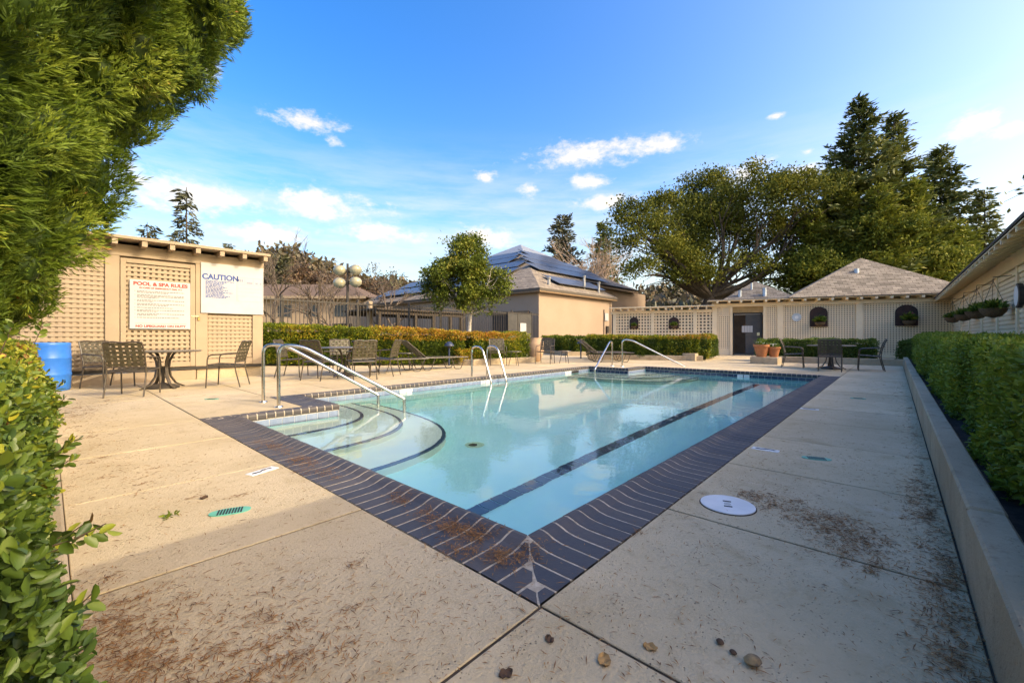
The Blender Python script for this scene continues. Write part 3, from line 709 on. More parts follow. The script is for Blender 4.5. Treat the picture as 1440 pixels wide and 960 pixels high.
cab2 = thing('cabana_roof', 'smaller distant shingled hip roof left of the cabana roof', 'roof', W(7.9,-5))
roof_faces('shingle_slopes', hip(4.6,9.2,-8.2,-3.6,2.95,6.95,-5.9,4.45), shingles('grey_roof_shingles', (.22,.19,.155), (.13,.11,.09), (.07,.06,.05)), cab2, .07)
wbox('wall', 4.9,8.9,-8.0,-3.9,0,2.9,m_cream_shade,cab2)
vent(cab2, 7.9,-4.3,3.1,3.75,.10); vent(cab2, 6.6,-4.3,3.1,3.85,.11); vent(cab2, 7.2,-5.0,3.7,4.25,.06)
wbox('cabana_wall', -.7,6.2,-5.4,-.16,0,2.78,m_cream_shade,cab)
# flat roof over the gate passage
wbox('passage_roof', 6.0,9.7,-3.0,.56,2.818,2.86,mat('roll_roofing',(.25,.21,.17),rough=.95),bw)

# arched niches with plants on the lattice
m_terra = mat('terracotta', (.50,.19,.075), (.40,.15,.06), scale=6, rough=.8)
m_fern = leafmat('fern_leaf', [(0,(.06,.12,.015)),(.6,(.14,.22,.03)),(1,(.30,.34,.06))])
m_pink = mat('pink_flower', (.45,.06,.16), rough=.6)
m_wick = mat('coir_basket', (.16,.10,.055), (.09,.06,.035), scale=30, rough=.95, bump=.6)
m_niche = mat('niche_dark', (.055,.028,.024), (.03,.02,.018), scale=4, rough=.8)
def niche(t0, t1, z0, z1, label, flower, dead=False):
    tc_ = (t0+t1)/2; wd = t1-t0; t = thing('wall_planter', label, 'wall planter', W(tc_,.0,z0), 0, 'arched planters on the far lattice wall')
    ar = [(-wd/2,0),(wd/2,0)]+[(wd/2*math.cos(a), (z1-z0-wd*.42)+wd*.42*math.sin(a)) for a in [math.pi*k/12 for k in range(13)]]
    b = MB(); n_ = len(ar)
    b.add([W(tc_-x,.0,z0+z) for x,z in ar]+[W(tc_-x,.035,z0+z) for x,z in ar], [tuple(range(n_)),tuple(range(n_,2*n_))[::-1]]+[(i,(i+1)%n_,n_+(i+1)%n_,n_+i) for i in range(n_)])
    obj('arched_back', b, m_niche, t, wor=True)
    bk = MB().lathe([(.05,0),(.14,.04),(.20,.12),(.215,.19),(.19,.19),(.05,.17)],14,(0,0,0))
    sc = wd/.72; bk.v = [tuple(Vector(W(tc_,.24*sc,z0+.02)) + Vector(v)*sc) for v in bk.v]
    obj('basket', bk, m_wick, t, smooth=True, wor=True)
    n_ = 420; c0 = np.array(W(tc_,.25*sc,z0+.26*sc)); D = rdir(n_); D[:,2] = np.abs(D[:,2])*.9+.05
    P = c0 + D*rng.random((n_,1))*.19*sc
    cards('foliage', P, D+rdir(n_)*.3, rng.uniform(.09,.2,n_)*sc, .045*sc, m_fern, t, rnd=rng.random(n_))
    if flower:
        q = MB()
        for k in range(9):
            p_ = c0+np.array([rng.normal()*.05,rng.normal()*.1,.16+rng.random()*.12]); q.lathe([(.004,-.02),(.028,0),(.02,.018),(.003,.02)],6,p_)
        obj('flowers', q, m_pink, t, wor=True)
niche(13.28,13.76,1.40,2.05,'arched wall planter with fern, leftmost on the far lattice',False)
niche(11.15,11.67,1.39,2.02,'arched wall planter with fern between the two left lattice posts',False)
niche(4.50,5.22,1.44,2.40,'arched wall planter with leafy basket left of the far table',False)
niche(1.18,1.98,1.45,2.40,'arched wall planter with pink flowers near the right corner',True)
dl = thing('wall_thermometer', 'round pale dial thermometer on the far lattice wall', 'thermometer', W(5.76,.02,1.91))
dm = Matrix.Translation(W(5.76,.012,1.91)) @ Matrix.Rotation(math.atan2(WE.y,WE.x),4,'Z') @ Matrix.Rotation(R(-90),4,'X')
def dial(parts, M4_, parent):
    for nm,pr,mm in parts:
        b = MB().lathe(pr,24); b.v = [tuple(M4_ @ Vector(v)) for v in b.v]; obj(nm,b,mm,parent,wor=True)
dial([('rim',[(.20,0),(.20,.03),(.165,.035)],mat('dial_rim',(.55,.6,.62),rough=.4)),('face',[(.162,.03),(.16,.032)],m_white),('inner_ring',[(.115,.031),(.11,.034)],mat('dial_grey',(.25,.3,.33),rough=.5)),('centre',[(.08,.033),(.078,.036)],m_white)], dm, dl)

# ------------------------------------------------------------------ right building: long lattice wall, overhanging eave
rb = thing('lattice_building', 'long cream building with slatted lattice wall and deep eave on the right', 'building', (15,-1.9,0))
RY = -1.9
obj('wall', MB().box(11.1,27.2,RY-4.8,RY-.06,0,2.62), m_backing, rb, wor=True)
for x in (11.2,13.37,15.66,18.11,20.86,23.4): obj('post', MB().bbox(x-.07,x+.07,RY-.05,RY+.05,0,2.5,.006), m_cream_shade, rb, wor=True)
obj('header_beam', MB().bbox(1.4,26.6,RY-.055,RY+.07,2.42,2.60,.006), m_cream_shade, rb, wor=True)
obj('trim_board', MB().bbox(11.1,26.6,RY-.055,RY+.03,2.28,2.40,.004), m_cream_shade, rb, wor=True)
xs_ = [11.27,13.3,13.44,15.59,15.73,18.04,18.18,20.79,20.93,23.33,23.47,26.5]
for x0,x1 in zip(xs_[::2],xs_[1::2]):
    hm = MB().box(0,x1-x0,-.012,0,-.032,.032).mesh('slat', m_cream2_shade)
    for k in range(20): place('slat', hm, rb, (x0,RY+.012,.28+.102*k), (R(-8),0,0), wor=True)
    vb = MB(); x = x0+.05
    while x < x1: vb.box(x-.026,x+.026,RY-.012,RY-.002,.2,2.28); x += .105
    tag(obj('lattice_uprights', vb, m_cream2_shade, rb, wor=True), kind='stuff')
ee = RY+.62
roof_faces('roof', [[(6.0,ee,2.66),(26.3,ee,2.66),(26.3,RY-2.4,4.1),(6.0,RY-2.4,4.1)],[(26.3,RY-5.4,2.66),(6.0,RY-5.4,2.66),(6.0,RY-2.4,4.1),(26.3,RY-2.4,4.1)]], m_shingle, rb, .05)
# added unseen open roof on posts: casts the deck shadow, lets low light in
roof_faces('added_shade_roof', [[(1.4,ee,2.66),(6.0,ee,2.66),(6.0,RY-2.5,2.9),(1.4,RY-2.5,2.9)]], m_shingle, rb, .10)
for x in (1.6,4.6): obj('added_roof_post', MB().bbox(x-.06,x+.06,RY-.06,RY+.06,0,2.42,.006), m_cream_shade, rb, wor=True); obj('added_roof_post', MB().bbox(x-.06,x+.06,RY-2.4,RY-2.28,0,2.76,.006), m_cream_shade, rb, wor=True)
obj('soffit', MB().add([(6.0,ee-.02,2.60),(26.3,ee-.02,2.60),(26.3,RY,2.90),(6.0,RY,2.90),(6.0,ee-.02,2.58),(26.3,ee-.02,2.58),(26.3,RY,2.88),(6.0,RY,2.88)],[(0,1,2,3),(4,7,6,5),(0,4,5,1),(1,5,6,2),(2,6,7,3),(3,7,4,0)]), m_cream_shade, rb, wor=True)
obj('wall_top', MB().box(6.0,26.6,RY-.05,RY,2.60,2.86), m_cream_shade, rb, wor=True)
rt = MB().add([(-.04,.02,2.86),(.04,.02,2.86),(.04,.60,2.575),(-.04,.60,2.575),(-.04,.02,2.74),(.04,.02,2.74),(.04,.60,2.50),(-.04,.60,2.50)],[(0,3,2,1),(4,5,6,7),(0,1,5,4),(1,2,6,5),(2,3,7,6),(3,0,4,7)]).mesh('rafter', m_cream_shade)
for k in range(34): place('rafter', rt, rb, (6.4+.6*k,RY,0), wor=True)
# hanging baskets on the right wall
for i,(x,z,s,lab) in enumerate([(13.9,1.58,1.0,'nearest hanging basket on the right lattice wall'),(16.4,1.62,.95,'second nearest hanging basket on the right wall'),(19.2,1.64,.9,'third hanging basket along the right wall'),(22.6,1.66,.85,'farthest hanging basket, near the wall corner')]):
    t = thing('hanging_basket', lab, 'hanging basket', (x,RY+.3,z), 0, 'hanging baskets on the right wall')
    obj('basket', MB().lathe([(.04,-.18),(.13,-.15),(.20,-.06),(.225,.02),(.2,.02),(.05,.0)],16), m_wick, t, smooth=True)
    ch = MB()
    for k in range(3): a = 2.1*k; ch.tube([(.215*math.cos(a),.215*math.sin(a),.0),(0,0,.62)],.004,4)
    ch.tube([(0,0,.62),(0,0,.70),(0,-.3,.72)],.008,5); obj('hanger', ch, m_iron, t)
    n_ = 420; D = rdir(n_); D[:,2] = np.abs(D[:,2])*.8
    P = D*rng.random((n_,1))*.2*np.array([1.2,1,1]); P[:,2] += .02
    cards('foliage', P, D+rdir(n_)*.4, rng.uniform(.05,.14,n_), .045, m_fern, t, wor=False)
wl = thing('wall_clock', 'round dark edged clock on the right building wall at the picture edge', 'clock', (12.7,RY+.08,1.75))
dm = Matrix.Translation((12.72,RY+.06,1.78)) @ Matrix.Rotation(R(-90),4,'X')
dial([('case',[(.24,0),(.24,.07),(.20,.08)],m_iron),('face',[(.2,.075),(.198,.082)],m_white)], dm, wl)
# ------------------------------------------------------------------ clubhouse with pyramid roof and solar panels
cl = thing('clubhouse', 'peach stucco clubhouse with tall pyramid roof covered in solar panels', 'building', (20.7,16.5,0))
obj('wall', MB().box(20.7,29.9,16.5,40.2,-.1,3.95), m_stucco, cl, wor=True)
obj('recessed_wall', MB().box(29.95,43.8,20.1,40.2,-.1,5.45), m_stucco, cl, wor=True)
x0,y0,HW = 20.35,16.15,12.2; x1,y1 = x0+2*HW,y0+2*HW; ZE,ZA = 3.98,10.0; cx,cy_ = x0+HW,y0+HW; ap = (cx,cy_,ZA); SL = (ZA-ZE)/HW
yr = y0+3.5; zr = ZE+3.5*SL; xr = x1-3.5
rf = roof_faces('roof', [[(x0,y1,ZE),(x0,y0,ZE),ap],[(x0,y0,ZE),(30.2,y0,ZE),(30.2,yr,zr),(xr,yr,zr),ap],[(xr,yr,zr),(xr,y1-3.5,zr),ap],[(x1,y1,ZE),(x0,y1,ZE),ap]], m_shingle2, cl, .16)
m_trim = mat('brown_fascia', (.27,.17,.095), (.2,.13,.07), scale=5, rough=.7)
obj('eave_trim', MB().bbox(x0+.02,x0+.08,y0+.08,y1,ZE-.26,ZE-.15), m_trim, cl, wor=True); obj('eave_trim', MB().bbox(x0+.02,30.2,y0+.02,y0+.08,ZE-.26,ZE-.15), m_trim, cl, wor=True)
obj('eave_trim', MB().bbox(30.2,xr,yr+.02,yr+.1,zr-.34,zr-.15), m_trim, cl, wor=True)
hw = 2.3; zc = ZA-SL*hw+.12; hc = hw+.2
cap = roof_faces('skylight_cap', [[(cx-hc,cy_+hc,zc),(cx-hc,cy_-hc,zc),(cx,cy_,ZA+.32)],[(cx-hc,cy_-hc,zc),(cx+hc,cy_-hc,zc),(cx,cy_,ZA+.32)],[(cx+hc,cy_-hc,zc),(cx+hc,cy_+hc,zc),(cx,cy_,ZA+.32)],[(cx+hc,cy_+hc,zc),(cx-hc,cy_+hc,zc),(cx,cy_,ZA+.32)]], mat('cap_metal',(.30,.31,.31),(.24,.25,.25),scale=3,rough=.4), cl, .16)
m_solar = mat('solar_panel', (.05,.053,.06), (.08,.08,.085), scale=5, rough=.35, spec=.35, coat=.15)
solar_mesh = MB().bbox(0,1.02,0,1.68,.16,.20,.006).mesh('solar_panel', m_solar)
def slope_panels(A, B, rows):
    A,B,apx = Vector(A),Vector(B),Vector(ap); ex = (B-A).normalized(); nn = (B-A).cross(apx-A).normalized()
    if nn.z < 0: nn = -nn
    ey = nn.cross(ex)
    for r0, a0, a1 in rows:
        for k in range(int((a1-a0)/1.05)):
            P = A + ex*(a0+k*1.05) + ey*r0; o_ = place('solar_panel', solar_mesh, cl, wor=True)
            o_.matrix_basis = Matrix(((ex.x,ey.x,nn.x,P.x),(ex.y,ey.y,nn.y,P.y),(ex.z,ey.z,nn.z,P.z),(0,0,0,1)))
slope_panels((x0,y1,ZE),(x0,y0,ZE),[(1.3,3.2,19.9),(3.3,4.3,19.6),(5.3,5.8,18.6),(7.3,7.4,16.2),(9.1,8.8,15.6)])
slope_panels((x0,y0,ZE),(x1,y0,ZE),[(1.0,3.2,9.8),(4.2,4.6,15.4),(6.0,6.0,16.6),(7.8,7.2,16.4),(9.5,9.2,15.4)])
for (px_,py_,pz_,h_) in ((27.0,17.2,4.5,.9),(28.6,16.9,4.35,.7),(22.4,17.0,4.4,.4)):
    obj('vent_pipe', MB().lathe([(.10,-.3),(.10,h_),(.14,h_),(.14,h_+.08),(.02,h_+.1)],10,(px_,py_,pz_)), mat('vent_metal',(.4,.4,.38),rough=.5), cl, wor=True)
obj('window', MB().bbox(20.66,20.72,17.6,20.6,.9,2.4), mat('dark_glass',(.03,.04,.05),rough=.1,spec=.6), cl, wor=True)
obj('lintel', MB().bbox(20.6,20.72,17.3,20.8,2.42,2.62), m_trim, cl, wor=True)
obj('downpipe', MB().tube([(29.6,16.43,.1),(29.6,16.43,3.6)],.045,8), m_beige_sun, cl, wor=True)
pb = thing('wall_phone_box', 'small white notice and phone box on the clubhouse wall', 'phone box', (28.9,16.45,1.2))
obj('notice', MB().bbox(28.75,29.25,16.42,16.48,2.15,2.75), m_sign, pb, wor=True)
obj('handset_box', MB().bbox(28.95,29.25,16.36,16.48,1.2,1.75), m_iron, pb, wor=True)
obj('conduit', MB().tube([(28.6,16.44,.2),(28.6,16.44,2.2),(28.6,16.44,3.0)],.03,6), m_iron, pb, wor=True)
# ------------------------------------------------------------------ iron fence (Y = 16.5)
fe = thing('iron_fence', 'tall dark iron bar fence behind the back hedge', 'fence', (12.5,16.5,0))
FY = 16.48
bm_ = MB().box(-.011,.011,-.011,.011,.12,2.40).mesh('bar', m_iron)
x = 3.8
while x < 20.65: place('bar', bm_, fe, (x,FY,0), wor=True); x += .142
for z0,z1 in ((2.29,2.34),(.25,.29)): obj('rail', MB().box(3.7,20.68,FY-.018,FY+.018,z0,z1), m_iron, fe, wor=True)
pm = MB().bbox(-.04,.04,-.04,.04,0,2.50,.008).mesh('fence_post', m_iron)
for x in (5.75,8.69,11.2,13.0,14.55,18.2,19.9): place('fence_post', pm, fe, (x,FY+.06,0), wor=True)
fg = thing('fence_gate', 'grey mesh fence gate with white notice beside the clubhouse', 'gate', (18.9,16.4,0))
obj('mesh_panel', MB().bbox(17.75,19.85,FY-.10,FY-.085,.4,2.3), mat('perforated_screen',(.045,.045,.045),(.07,.065,.06),scale=3,rough=.6), fg, wor=True)
obj('frame', MB().bbox(17.7,17.77,FY-.12,FY-.07,.1,2.36).bbox(19.82,19.9,FY-.12,FY-.07,.1,2.42).bbox(18.55,18.61,FY-.12,FY-.07,.1,2.34).bbox(17.77,19.82,FY-.12,FY-.07,2.30,2.36), m_iron, fg, wor=True)
obj('notice', MB().bbox(18.75,19.3,FY-.14,FY-.125,1.25,1.75), m_sign, fg, wor=True)

# lamp post with four globes
lp = thing('lamp_post', 'dark lamp post with four amber globes behind the iron fence', 'lamp post', (9.1,18.25,0))
obj('pole', MB().tube([(0,0,0),(0,0,4.25)],[.07,.05],10), m_iron, lp, smooth=True)
m_globe = mat('amber_globe', (.62,.56,.36), (.45,.42,.28), scale=3, rough=.18, spec=.6, trans=.35)
hx = Vector((.672,-.741,0))
for sx,z in ((-1,3.95),(1,3.97),(-1,3.38),(1,3.42)):
    c_ = hx*sx*.36; a_ = obj('arm', MB().tube([(0,0,z-.05),tuple(c_*.5+Vector((0,0,z-.12))),tuple(c_+Vector((0,0,z-.22)))],.022,6), m_iron, lp)
    pr = [(.27*math.sin(math.pi*k/12)+.002, -.235*math.cos(math.pi*k/12)) for k in range(13)]
    obj('globe', MB().lathe(pr,20,(c_.x,c_.y,z)), m_globe, lp, smooth=True)

# dark pergola behind the fence
pg = thing('pergola', 'dark timber pergola with posts seen through the iron fence', 'pergola', (15.5,22,0))
m_tim = mat('dark_timber', (.07,.05,.035), (.045,.035,.025), scale=6, rough=.8)
obj('beam', MB().bbox(12.0,18.4,20.85,21.0,2.2,2.42), m_tim, pg, wor=True); obj('beam', MB().bbox(12.0,18.4,24.2,24.32,2.2,2.42), m_tim, pg, wor=True)
for x in (12.2,13.4,14.6,15.9,17.2,18.1): obj('post', MB().bbox(x-.09,x+.09,20.82,21.02,0,2.2), m_tim, pg, wor=True)
obj('roof_board', MB().bbox(12.0,18.4,20.7,24.8,2.42,2.52), m_tim, pg, wor=True)
obj('end_post', MB().bbox(12.5,12.75,22.5,22.75,0,3.0), m_beige_sun, pg, wor=True)

# far left building seen above the hedge
lb = thing('far_building', 'distant beige two storey building with brown roof left of the lamp post', 'building', (14,46,0))
A_ = Matrix.Translation((13.0,47.5,0)) @ Matrix.Rotation(R(-48),4,'Z')
m_far = mat('far_wall', (.50,.36,.24), (.43,.31,.2), scale=.5, rough=.9)
obj('wall', MB().box(-14,11.5,0,9,-.2,4.85,A_), m_far, lb, wor=True)
obj('roof', MB().add([(-15,-.8,4.8),(12.3,-.8,4.8),(12.3,10,4.8),(-15,10,4.8),(-11,4.5,6.6),(9,4.5,6.6)],[(0,1,5,4),(1,2,5),(2,3,4,5),(3,0,4),(0,3,2,1)],A_), mat('far_roof',(.16,.105,.07),(.12,.08,.055),scale=2,rough=.9), lb, wor=True)
obj('fascia', MB().box(-15,12.35,-.86,-.80,4.6,4.85,A_), m_beige_sun, lb, wor=True)
for x in (-11,-8,-5,-2.2,.6,3.4,6.2,9): 
    f_ = obj('window', MB().box(x,x+1.3,-.05,.0,2.9,4.0,A_), mat('far_glass',(.06,.07,.08),rough=.15), lb, wor=True)
    obj('window_frame', MB().box(x-.12,x,-.07,.0,2.8,4.1,A_).box(x+1.3,x+1.42,-.07,.0,2.8,4.1,A_).box(x-.12,x+1.42,-.07,0,4.0,4.12,A_), m_beige_sun, f_).matrix_parent_inverse = Matrix.Identity(4)
    obj('carport_opening', MB().box(x-.5,x+1.7,-.04,.0,.0,2.2,A_), mat('carport_dark',(.03,.026,.022),rough=.9), lb, wor=True)

# ------------------------------------------------------------------ rails
def arc(pts, r_=.12, n_=6):     # round the corners of a polyline
    P = [Vector(p) for p in pts]; out = [P[0]]
    for i in range(1,len(P)-1):
        a,b,c = P[i-1],P[i],P[i+1]; r1 = min(r_[i-1] if isinstance(r_,list) else r_,(a-b).length*.45,(c-b).length*.45)
        u0 = b+(a-b).normalized()*r1; u1 = b+(c-b).normalized()*r1
        for k in range(n_+1):
            t = k/n_; out.append(u0*(1-t)**2 + b*2*t*(1-t) + u1*t*t)
    out.append(P[-1]); return out
def handrail(x, y, ang, label, top=.88, run=1.75):
    t = thing('handrail', label, 'handrail', (x,y,0), ang, 'pool handrails')
    obj('tube', MB().tube(arc([(0,0,-.02),(0,0,top),(.30,0,top-.02),(run,0,.03),(run+.0,0,-.42)],[.2,.2,.03],8),.0245,12), m_steel, t, smooth=True)
    obj('base_flange', MB().lathe([(.06,0),(.055,.012),(.026,.02)],16), m_steel, t, smooth=True)
handrail(2.20,7.08,R(-29),'stainless handrail nearest the shed at the shallow steps',.87,1.66)
handrail(2.19,6.42,R(-29),'stainless handrail nearer the camera at the shallow steps',.87,1.72)
handrail(12.62,6.95,R(180+14),'stainless handrail at the far steps leaning left',.82,1.9)
handrail(12.55,6.55,R(-62),'stainless handrail at the far steps leaning right',.88,1.9)
ld = thing('pool_ladder', 'stainless pool ladder with twin looped rails on the back edge', 'ladder', (7.2,7.6,0))
for x in (6.98,7.50): obj('rail', MB().tube(arc([(x,7.66,-.02),(x,7.66,.74),(x,7.30,.74),(x,6.98,-.1),(x,7.0,-.9)],[.24,.24,.1],8),.0235,12), m_steel, ld, smooth=True, wor=True)
for z in (-.35,-.62): obj('tread', MB().bbox(6.98,7.50,6.93,7.03,z,z+.03), m_white, ld, wor=True)

# ------------------------------------------------------------------ woven strap furniture
def wave(a, b, n_, amp, ph, nv):
    a,b,nv = Vector(a),Vector(b),Vector(nv)
    return [a+(b-a)*(i/n_) + nv*amp*(1 if (i+ph)%2 else -1)*(0 if i in (0,n_) else 1) for i in range(n_+1)]
def make_chair():
    t = thing('patio_chair', 'x', 'chair')
    W_ = .27
    for s in (-1,1):
        obj('front_leg', MB().tube(arc([(.27,s*W_,0),(.24,s*W_,.63),(-.22,s*(W_+.005),.655)],.09,5),.0125,8), m_bronze, t, smooth=True)   # leg runs up into the armrest
        obj('back_leg', MB().tube(arc([(-.31,s*(W_-.01),0),(-.21,s*(W_-.01),.42),(-.27,s*(W_-.01),.70),(-.345,s*(W_-.02),.885)],.2,5),.0125,8), m_bronze, t, smooth=True)
    fr_ = MB().tube(arc([(-.215,-W_,.41),(.25,-W_,.44),(.25,W_,.44),(-.215,W_,.41)],.05,4),.012,8)
    fr_.tube([(-.215,-W_,.41),(-.215,W_,.41)],.012,8)
    obj('seat_frame', fr_, m_bronze, t, smooth=True)
    obj('top_rail', MB().tube([(-.345+.0,y,.885+.018*math.sin((y/W_+1)*math.pi*1.0)**2) for y in np.linspace(-(W_-.02),W_-.02,9)],.0125,8), m_bronze, t, smooth=True)
    obj('lower_back_rail', MB().tube([(-.225,-W_+.01,.485),(-.225,W_-.01,.485)],.011,8), m_bronze, t, smooth=True)
    b0,b1 = Vector((-.222,0,.485)), Vector((-.345,0,.885)); bn = (b1-b0).cross(Vector((0,1,0))).normalized()
    nv_,nh_ = 6,6
    for k in range(nv_):
        y = -.21+.42*k/(nv_-1); obj('back_strap', MB().ribbon(wave(b0+Vector((0,y,0)),b1+Vector((0,y,0)),nh_*1+1,.005,k,bn),(0,.0255,0),.003), m_strap, t)
    up = (b1-b0).normalized()
    for k in range(nh_):
        c_ = b0+(b1-b0)*((k+.6)/nh_); obj('back_strap', MB().ribbon(wave(c_+Vector((0,-W_+.01,0)),c_+Vector((0,W_-.01,0)),nv_+1,.005,k+1,bn),up*.0225,.003), m_strap, t)
    s0,s1 = Vector((-.215,0,.415)), Vector((.25,0,.442)); sn = Vector((0,0,1)); su = (s1-s0).normalized()
    for k in range(6):
        y = -.215+.43*k/5; obj('seat_strap', MB().ribbon([p-Vector((0,0,.02*math.sin(math.pi*i/7))) for i,p in enumerate(wave(s0+Vector((0,y,0)),s1+Vector((0,y,0)),7,.004,k,sn))],(0,.027,0),.003), m_strap, t)
    for k in range(6):
        c_ = s0+(s1-s0)*((k+.6)/6.2); obj('seat_strap', MB().ribbon([p-Vector((0,0,.02*math.sin(math.pi*i/7))) for i,p in enumerate(wave(c_+Vector((0,-W_,0)),c_+Vector((0,W_,0)),7,.004,k+1,sn))],su*.027,.003), m_strap, t)
    return t
chair0 = make_chair(); used = [False]
def chair(x, y, face, label, grp, s=1.0):
    o = chair0 if not used[0] else copy_tree(chair0); used[0] = True
    o.location = (x,y,.001); o.rotation_euler = (0,0,R(face)); o.scale = (s,s,s); o['label'] = label; o['group'] = grp; return o
def table(x, y, label, r_=.6, h=.72, umb=True):
    t = thing('patio_table', label, 'table', (x,y,.001), R(20), 'round patio tables')
    obj('top', MB().lathe([(r_-.02,h-.03),(r_,h-.022),(r_+.004,h-.01),(r_-.01,h),(.02,h+.001)],40), m_tabletop, t, smooth=True)
    for k in range(4):
        a = math.pi/2*k; pts = [(.24,h-.03),(.17,h-.09),(.115,h-.2),(.10,.40),(.13,.22),(.22,.08),(.37,.0)]
        lg = MB().ribbon([(p*math.cos(a),p*math.sin(a),z) for p,z in pts],(-.026*math.sin(a),.026*math.cos(a),0),.02); obj('leg', lg, m_bronze, t)
    obj('ring', MB().tube([(.1*math.cos(a),.1*math.sin(a),.4) for a in [2*math.pi*k/16 for k in range(17)]],.01,6,False), m_bronze, t)
    if umb:
        u_ = thing('umbrella_base', label.replace('patio table','umbrella base under the table') if False else 'round dark umbrella base under the '+label, 'umbrella base', (x,y,.001))
        obj('disc', MB().lathe([(.26,0),(.26,.03),(.22,.055),(.06,.085),(.05,.1)],28), m_iron, u_, smooth=True)
        obj('socket_tube', MB().lathe([(.028,.09),(.028,.42)],12), m_iron, u_, smooth=True)
        obj('clamp_knob', MB().tube([(.02,0,.2),(.07,0,.2)],.012,8), m_iron, u_)
    return t
G1,G2,G3,G4 = 'chairs by the shed table','chairs at the middle table','chairs at the far table','chairs beside the orange hedge'
TX,TY_ = 1.50,10.42
table(TX,TY_,'round patio table in front of the shed')
chair(.98,9.52,62,'patio chair nearest the camera at the shed table, back turned',G1)
chair(.80,11.28,-58,'patio chair left of the shed table near the blue barrel',G1)
chair(2.42,9.85,146,'patio chair right of the shed table seen from the side',G1)
T2X,T2Y = 5.0,10.15
table(T2X,T2Y,'round patio table in the middle group before the hedge')
chair(4.05,10.95,-42,'patio chair leftmost in the middle group, seen side on',G2)
chair(4.20,9.75,28,'patio chair second from left in the middle group, back turned',G2)
chair(4.88,9.12,78,'patio chair nearest the pool in the middle group, back turned',G2)
chair(5.72,9.50,128,'patio chair rightmost in the middle group beside the lounger',G2)
chair(5.35,11.05,-105,'patio chair on the hedge side of the middle table, facing the pool',G2)
T3X,T3Y = 15.9,1.42
table(T3X,T3Y,'round patio table at the far end of the pool')
chair(15.95,2.38,-85,'patio chair left of the far table with its pale back catching light',G3)
chair(14.98,1.36,4,'patio chair in front of the far table, back turned to the pool',G3)
chair(15.98,.52,95,'patio chair right of the far table near the long kerb',G3)
chair(10.35,10.05,-128,'patio chair behind the pool ladder, pale woven back',G4)
chair(12.1,9.35,-160,'patio chair by the beige urn at the hedge end',G4)
chair(14.1,10.9,-140,'small distant patio chair beyond the hedge end',G4)
def side_table(x, y, label, h=.48, r_=.24):
    t = thing('side_table', label, 'side table', (x,y,.001), .4, 'small round side tables')
    obj('top', MB().lathe([(r_-.01,h-.02),(r_,h-.012),(r_-.005,h),(.01,h)],24), m_tabletop, t, smooth=True)
    for k in range(3):
        a = 2.094*k; obj('leg', MB().tube([(.1*math.cos(a),.1*math.sin(a),h-.02),(.2*math.cos(a),.2*math.sin(a),0)],.011,6), m_bronze, t)
side_table(7.35,11.0,'small round side table between lounger and hedge')
side_table(10.55,9.45,'small side table behind the pool ladder')
side_table(12.75,8.95,'small side table right of the chair by the urn',.45)
def make_lounger():
    t = thing('sun_lounger', 'x', 'sun lounger')
    Wd = .31
    for s in (-1,1): obj('side_rail', MB().tube([(-.55,s*Wd,.36),(.98,s*Wd,.355)],.014,8), m_bronze, t, smooth=True)
    obj('end_rail', MB().tube([(.98,-Wd,.355),(.98,Wd,.355)],.013,8), m_bronze, t, smooth=True)
    bh = Vector((-.38,0,.37)); bt = Vector((-.98,0,.86))
    obj('back_frame', MB().tube(arc([bh+Vector((0,-Wd+.02,0)),bt+Vector((0,-Wd+.02,0)),bt+Vector((0,Wd-.02,0)),bh+Vector((0,Wd-.02,0))],.08,5),.013,8), m_bronze, t, smooth=True)
    for xc in (-.36,.05,.62):
        if xc == .05: continue
        for s in (-1,1):
            obj('leg', MB().tube(arc([(xc-.22,s*Wd,.355),(xc-.09,s*(Wd-.01),.015),(xc+.11,s*(Wd-.01),.015),(xc+.24,s*Wd,.355)],.05,4),.0125,8), m_bronze, t, smooth=True)
    sn = Vector((0,0,1)); bn = (bt-bh).cross(Vector((0,1,0))).normalized(); bu = (bt-bh).normalized()
    nb,ns,nl = 9,16,7
    for k in range(nl):
        y = -.25+.5*k/(nl-1)
        obj('back_strap', MB().ribbon(wave(bh+Vector((0,y,0)),bt+Vector((0,y,0)),nb+1,.005,k,bn),(0,.0225,0),.003), m_strap, t)
        obj('seat_strap', MB().ribbon(wave((-.38,y,.365),(.97,y,.36),ns+1,.005,k,sn),(0,.0225,0),.003), m_strap, t)
    for k in range(nb):
        c_ = bh+(bt-bh)*((k+.7)/nb); obj('back_strap', MB().ribbon(wave(c_+Vector((0,-Wd+.02,0)),c_+Vector((0,Wd-.02,0)),nl+1,.005,k+1,bn),bu*.027,.003), m_strap, t)
    for k in range(ns):
        x = -.34+1.3*(k+.3)/ns; obj('seat_strap', MB().ribbon(wave((x,-Wd,.362),(x,Wd,.362),nl+1,.005,k+1,sn),(.027,0,0),.003), m_strap, t)
    obj('back_prop', MB().tube([bh*.45+bt*.55+Vector((0,-Wd+.02,0)),(-.5,-Wd+.02,.36)],.01,6).tube([bh*.45+bt*.55+Vector((0,Wd-.02,0)),(-.5,Wd-.02,.36)],.01,6), m_bronze, t)
    return t
lg0 = make_lounger(); lused = [False]
def lounger(x, y, face, label):
    o = lg0 if not lused[0] else copy_tree(lg0); lused[0] = True
    o.location = (x,y,.001); o.rotation_euler = (0,0,R(face)); o['label'] = label; o['group'] = 'sun loungers around the pool deck'
lounger(7.75,10.15,-12,'sun lounger with raised woven back before the orange hedge')
lounger(6.35,10.25,-10,'sun lounger half hidden behind the middle table chairs')
lounger(14.35,8.15,-48,'nearer of the two distant sun loungers behind the far rails')
lounger(15.15,8.85,-52,'farther of the two distant sun loungers beside the hedge kerb')

